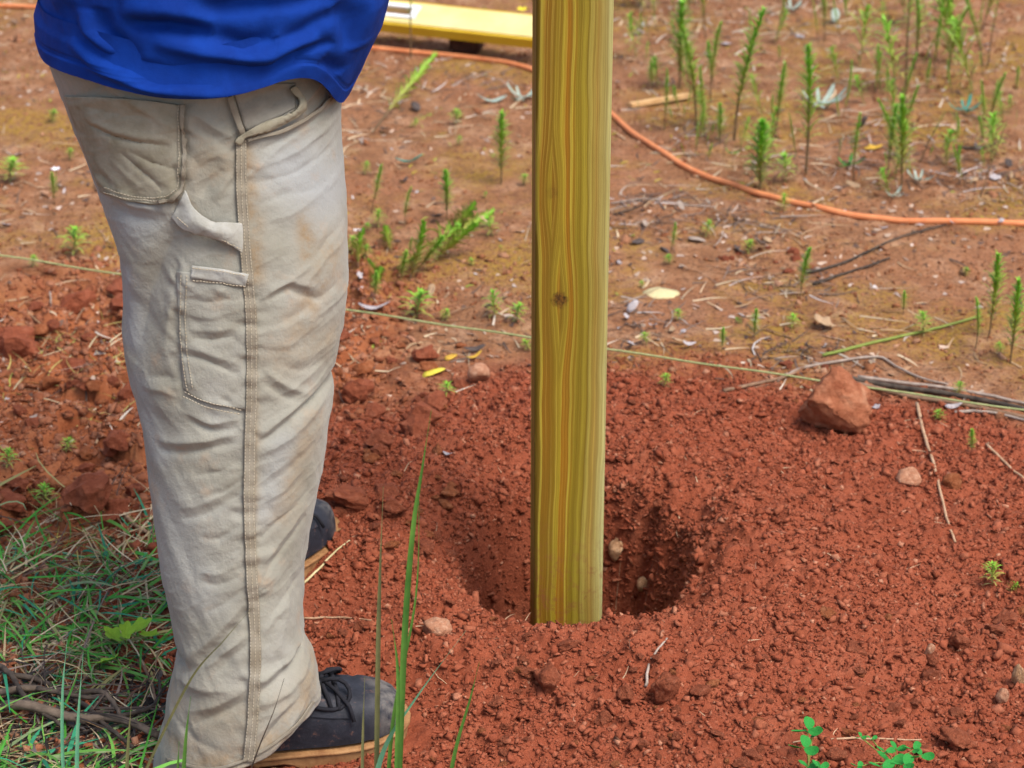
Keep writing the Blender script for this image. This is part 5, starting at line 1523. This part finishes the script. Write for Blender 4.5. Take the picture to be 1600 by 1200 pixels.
def rosette(px, py, size, mat, n, label, name='leafy_weed', k=4, el=0.5, cat='weed'):
    p = gp(px, py); e = empty(name, p); tag(e, label, cat)
    me = LEAVES[k].copy(); me.materials.clear(); me.materials.append(MAT[mat])
    for i in range(n):
        o = link('leaf', me, None, e, True)
        o.scale = (size * random.uniform(0.7, 1.1),) * 3
        o.rotation_euler = (0, -el * random.uniform(0.5, 1.3), i * 2.4 + random.uniform(-.3, .3)); o.location = (0, 0, 0.004)
rosette(1280, 172, 0.075, 'leaf_grey', 9, 'grey-green rosette at the foot of the tall slender weed')
rosette(816, 160, 0.055, 'leaf_grey', 9, 'grey-green rosette touching the left of the post')
rosette(1236, 20, 0.045, 'leaf_grey', 7, 'small grey-green rosette near the top edge')
rosette(1436, 288, 0.040, 'leaf_grey', 7, 'grey-green rosette above the hose right of the bright pair')
rosette(1395, 312, 0.030, 'leaf_grey', 6, 'small silvery rosette just above the hose')
rosette(1508, 180, 0.050, 'leaf_teal', 7, 'dark green rosette left of the pale weed at right')
rosette(1325, 265, 0.045, 'leaf_clover', 5, 'bright green low leaf pair above the hose')
rosette(1142, 245, 0.022, 'leaf_clover', 4, 'tiny bright green leaf cluster above the hose')

# sprigs with stalked leaves held above the soil
def sprig(px, py, leaves, mat, label, k=2, name='broadleaf_sprig', cat='plant', stemmat='weed_stem_green'):
    """leaves: (px, py, size, rz) at height h"""
    b = gp(px, py); e = empty(name, b); tag(e, label, cat)
    me = LEAVES[k].copy(); me.materials.clear(); me.materials.append(MAT[mat])
    for lx, ly, size, rz, h in leaves:
        q = at_z(lx, ly, b[2] + h) - b
        v, f = tube(smooth_path([(0, 0, 0), (q[0] * 0.4, q[1] * 0.4, q[2] * 0.75), tuple(q)], 4), 0.0011, 5)
        link('stem', mesh('stem', v, f), MAT[stemmat], e, True)
        o = link('leaf', me, None, e, True)
        o.scale = (size,) * 3
        o.rotation_euler = (random.uniform(-.4, .1) + 0.35, random.uniform(-.3, .2), rz)
        o.location = Vector(q) - Vector((math.cos(rz), math.sin(rz), 0)) * size * 0.25 + Vector((0, 0, 0.002))
sprig(168, 1012, [(205, 993, 0.046, 0.4, 0.035), (225, 995, 0.034, -0.4, 0.03), (188, 1005, 0.040, 2.6, 0.03), (180, 1030, 0.036, 3.6, 0.02), (196, 1000, 0.036, 1.6, 0.04)], 'leaf_lime', 'lime-green lobed seedling beside the shin of the trousers')
def clover(px, py, heads, label):
    b = gp(px, py); e = empty('clover', b); tag(e, label, 'clover')
    me = leaf_mesh('leaf', 0.12, 1, 0.46, 0.3, 16, 6); me.materials.append(MAT['leaf_clover'])
    for lx, ly, size in heads:
        h = random.uniform(0.03, 0.05)
        q = at_z(lx, ly, b[2] + h) - b
        v, f = tube(smooth_path([(0, 0, 0), (q[0] * 0.3, q[1] * 0.3, q[2] * 0.7), tuple(q)], 4), 0.0008, 5)
        link('stem', mesh('stem', v, f), MAT['weed_stem_green'], e, True)
        a0 = random.uniform(0, 6)
        for j in range(3):
            o = link('leaf', me, None, e, True); o.scale = (size,) * 3
            o.rotation_euler = (0.45, -0.25 + random.uniform(-.2, .2), a0 + j * 2.09); o.location = Vector(q)
clover(1262, 1215, [(1262, 1142, 0.022), (1256, 1170, 0.022), (1270, 1148, 0.015), (1262, 1200, 0.016), (1280, 1200, 0.013)], 'bright green clover at the bottom edge, left of the larger patch')
clover(1395, 1225, [(1383, 1175, 0.013), (1400, 1172, 0.014), (1390, 1192, 0.022), (1412, 1196, 0.020), (1438, 1182, 0.018), (1427, 1172, 0.014), (1378, 1200, 0.018), (1345, 1152, 0.008), (1362, 1155, 0.008), (1340, 1198, 0.010)], 'larger clover patch at the bottom edge on the right')

def flower(px, py, h, size, mat, label):
    b = gp(px, py); e = empty('flower', b); tag(e, label, 'flower')
    v, f = tube([(0, 0, 0), (0.002, 0, h)], 0.001, 5); link('stem', mesh('stem', v, f), MAT['weed_stem_green'], e)
    me = leaf_mesh('petal', 0, 1, 0.3, 0.3, 10, 2); me.materials.append(MAT[mat])
    for j in range(6):
        o = link('petal', me, None, e, True); o.scale = (size,) * 3; o.rotation_euler = (0, -0.35, j * 1.047); o.location = (0.002, 0, h)
flower(89, 300, 0.045, 0.012, 'petal_white', 'tiny white flower beside the weed at far left')
flower(815, 32, 0.025, 0.018, 'petal_yellow', 'tiny yellow flower beyond the spirit level beside the post')

# ------------------------------------------------------------------ sticks
ST = [
    ([(1432, 640), (1440, 680), (1455, 735), (1472, 800), (1491, 862)], 0.0034, 'twig_tan', 'slanting tan twig lying down the loose soil at right', 0.55),
    ([(1215, 592), (1245, 577), (1290, 568), (1370, 559), (1400, 572), (1440, 592), (1482, 604)], 0.0030, 'twig_grey', 'bent pale stick on top of the branch pile', 0.6),
    ([(1130, 620), (1180, 604), (1225, 588), (1256, 574)], 0.0036, 'twig_brown', 'brown stick end reaching left from the branch pile', 0.6),
    ([(1320, 598), (1400, 610), (1480, 622), (1620, 650)], 0.0052, 'twig_dark', 'thick dark branch lying under the string at right', 0.9),
    ([(1330, 608), (1420, 626), (1500, 640), (1620, 664)], 0.0046, 'twig_brown', 'brown branch just below the thick dark one', 0.8),
    ([(1340, 592), (1440, 604), (1540, 622), (1620, 640)], 0.0036, 'twig_grey', 'grey branch on top of the thick dark one', 0.8),
    ([(1490, 656), (1540, 652), (1620, 668)], 0.0030, 'twig_grey', 'short grey branch at the right edge of the pile', 0.7),
    ([(1285, 555), (1340, 545), (1410, 525), (1480, 508), (1530, 494)], 0.0032, 'weed_stem_green', 'trailing green stem slanting up to the leafy weeds at right', 0.7),
    ([(1540, 706), (1570, 735), (1600, 762)], 0.0026, 'twig_tan', 'thin tan twig near the right edge of the soil', 0.7),
    ([(1260, 426), (1320, 412), (1400, 378), (1478, 355)], 0.0030, 'twig_dark', 'long dark twig on the ground below the hose', 0.6),
    ([(1270, 440), (1340, 420), (1390, 405)], 0.0030, 'twig_dark', 'short dark twig beside the long one below the hose', 0.6),
    ([(955, 322), (1000, 318), (1060, 326), (1120, 330)], 0.0020, 'twig_grey', 'fine grey twig right of the post below the hose', 0.6),
    ([(958, 340), (1000, 330), (1020, 312)], 0.0018, 'twig_dark', 'fine dark twig touching the right of the post', 0.6),
    ([(1495, 234), (1530, 236), (1555, 228)], 0.0034, 'twig_dark', 'dark bark piece among the litter at right', 0.7),
    ([(-20, 1092), (40, 1100), (90, 1096), (150, 1100), (178, 1116), (190, 1140)], 0.0058, 'twig_bark', 'grey curved branch in the dark litter at lower left', 0.5),
    ([(10, 1125), (60, 1140), (120, 1150), (180, 1148), (250, 1180)], 0.0075, 'twig_bark', 'thickest grey-brown branch at lower left', 0.7),
    ([(120, 1154), (190, 1140), (235, 1128), (252, 1100), (246, 1060)], 0.0040, 'twig_dark', 'dark branch curling up beside the trouser hem', 0.5),
    ([(-20, 1050), (20, 1080), (50, 1130), (100, 1160)], 0.0050, 'twig_dark', 'dark branch slanting down at the left edge', 0.6),
    ([(20, 1075), (80, 1085), (130, 1120), (170, 1160), (210, 1200)], 0.0046, 'twig_dark', 'dark branch crossing under the curved grey one', 0.6),
    ([(60, 1105), (120, 1112), (190, 1110)], 0.0040, 'twig_dark', 'short dark branch inside the litter at lower left', 0.6),
    ([(222, 1045), (240, 1085), (246, 1130)], 0.0028, 'twig_brown', 'thin brown twig beside the trouser leg at lower left', 0.6),
    ([(140, 764), (180, 795), (230, 828)], 0.0042, 'twig_tan', 'tan stick among the clods beside the trouser leg', 0.6),
    ([(150, 690), (165, 655), (195, 600)], 0.0024, 'twig_tan', 'thin tan straw leaning to the trousers over the clods', 0.6),
    ([(0, 842), (60, 850), (130, 862), (230, 868)], 0.0026, 'grass_blue', 'long pale green straw lying at the edge of the lower left grass', 0.6),
    ([(472, 975), (530, 980), (585, 1000)], 0.0018, 'twig_tan', 'thin tan straw on the soil beside the trouser leg', 0.5),
    ([(476, 920), (510, 898), (548, 880)], 0.0020, 'leaf_cream', 'pale straw on the soil below the far boot', 0.5),
    ([(1008, 1120), (1014, 1095), (1040, 1066)], 0.0022, 'twig_grey', 'small grey root arching out of the soil below the hole', 0.6),
    ([(78, 452), (80, 480), (84, 505)], 0.0018, 'twig_grey', 'thin grey straw on the left bank below the string', 0.6),
    ([(1290, 1180), (1360, 1170), (1440, 1165)], 0.0016, 'twig_tan', 'thin runner between the two clover patches', 0.6),
]
for pts, r, mat, lab, tp in ST:
    low = pts[0][1] > 1000 and pts[0][0] < 260
    ground_tube('stick' if 'twig' in mat else 'straw', pts, r * (0.95 if low else 1), MAT[mat], lab, 'stick' if 'twig' in mat else 'straw', 6, 6, 0.014 if low else 0.002, None, None, tp, 0.0008)
# wood splinter
def splinter():
    a, b = at_z(985, 158, 0.02), at_z(1084, 142, 0.02)
    c = (a + b) / 2; L_ = np.linalg.norm(b - a)
    v = [(-L_ / 2, -.008, 0), (-L_ / 2, .008, 0), (L_ * .35, .010, 0), (L_ / 2, .002, 0), (L_ * .4, -.007, 0)]
    v = [(x, y, -0.004) for x, y, _ in v] + [(x, y * .9, 0.005) for x, y, _ in v]
    f = [(4, 3, 2, 1, 0), (5, 6, 7, 8, 9)] + [(i, (i + 1) % 5, 5 + (i + 1) % 5, 5 + i) for i in range(5)]
    o = link('wood_splinter', mesh('wood_splinter', v, f), MAT['wood_splinter'])
    o.location = (c[0], c[1], hz(c[0], c[1]) + 0.010); o.rotation_euler = (0, 0, math.atan2(b[1] - a[1], b[0] - a[0]))
    tag(o, 'thin tan wood splinter on the ground right of the post', 'splinter')
splinter()
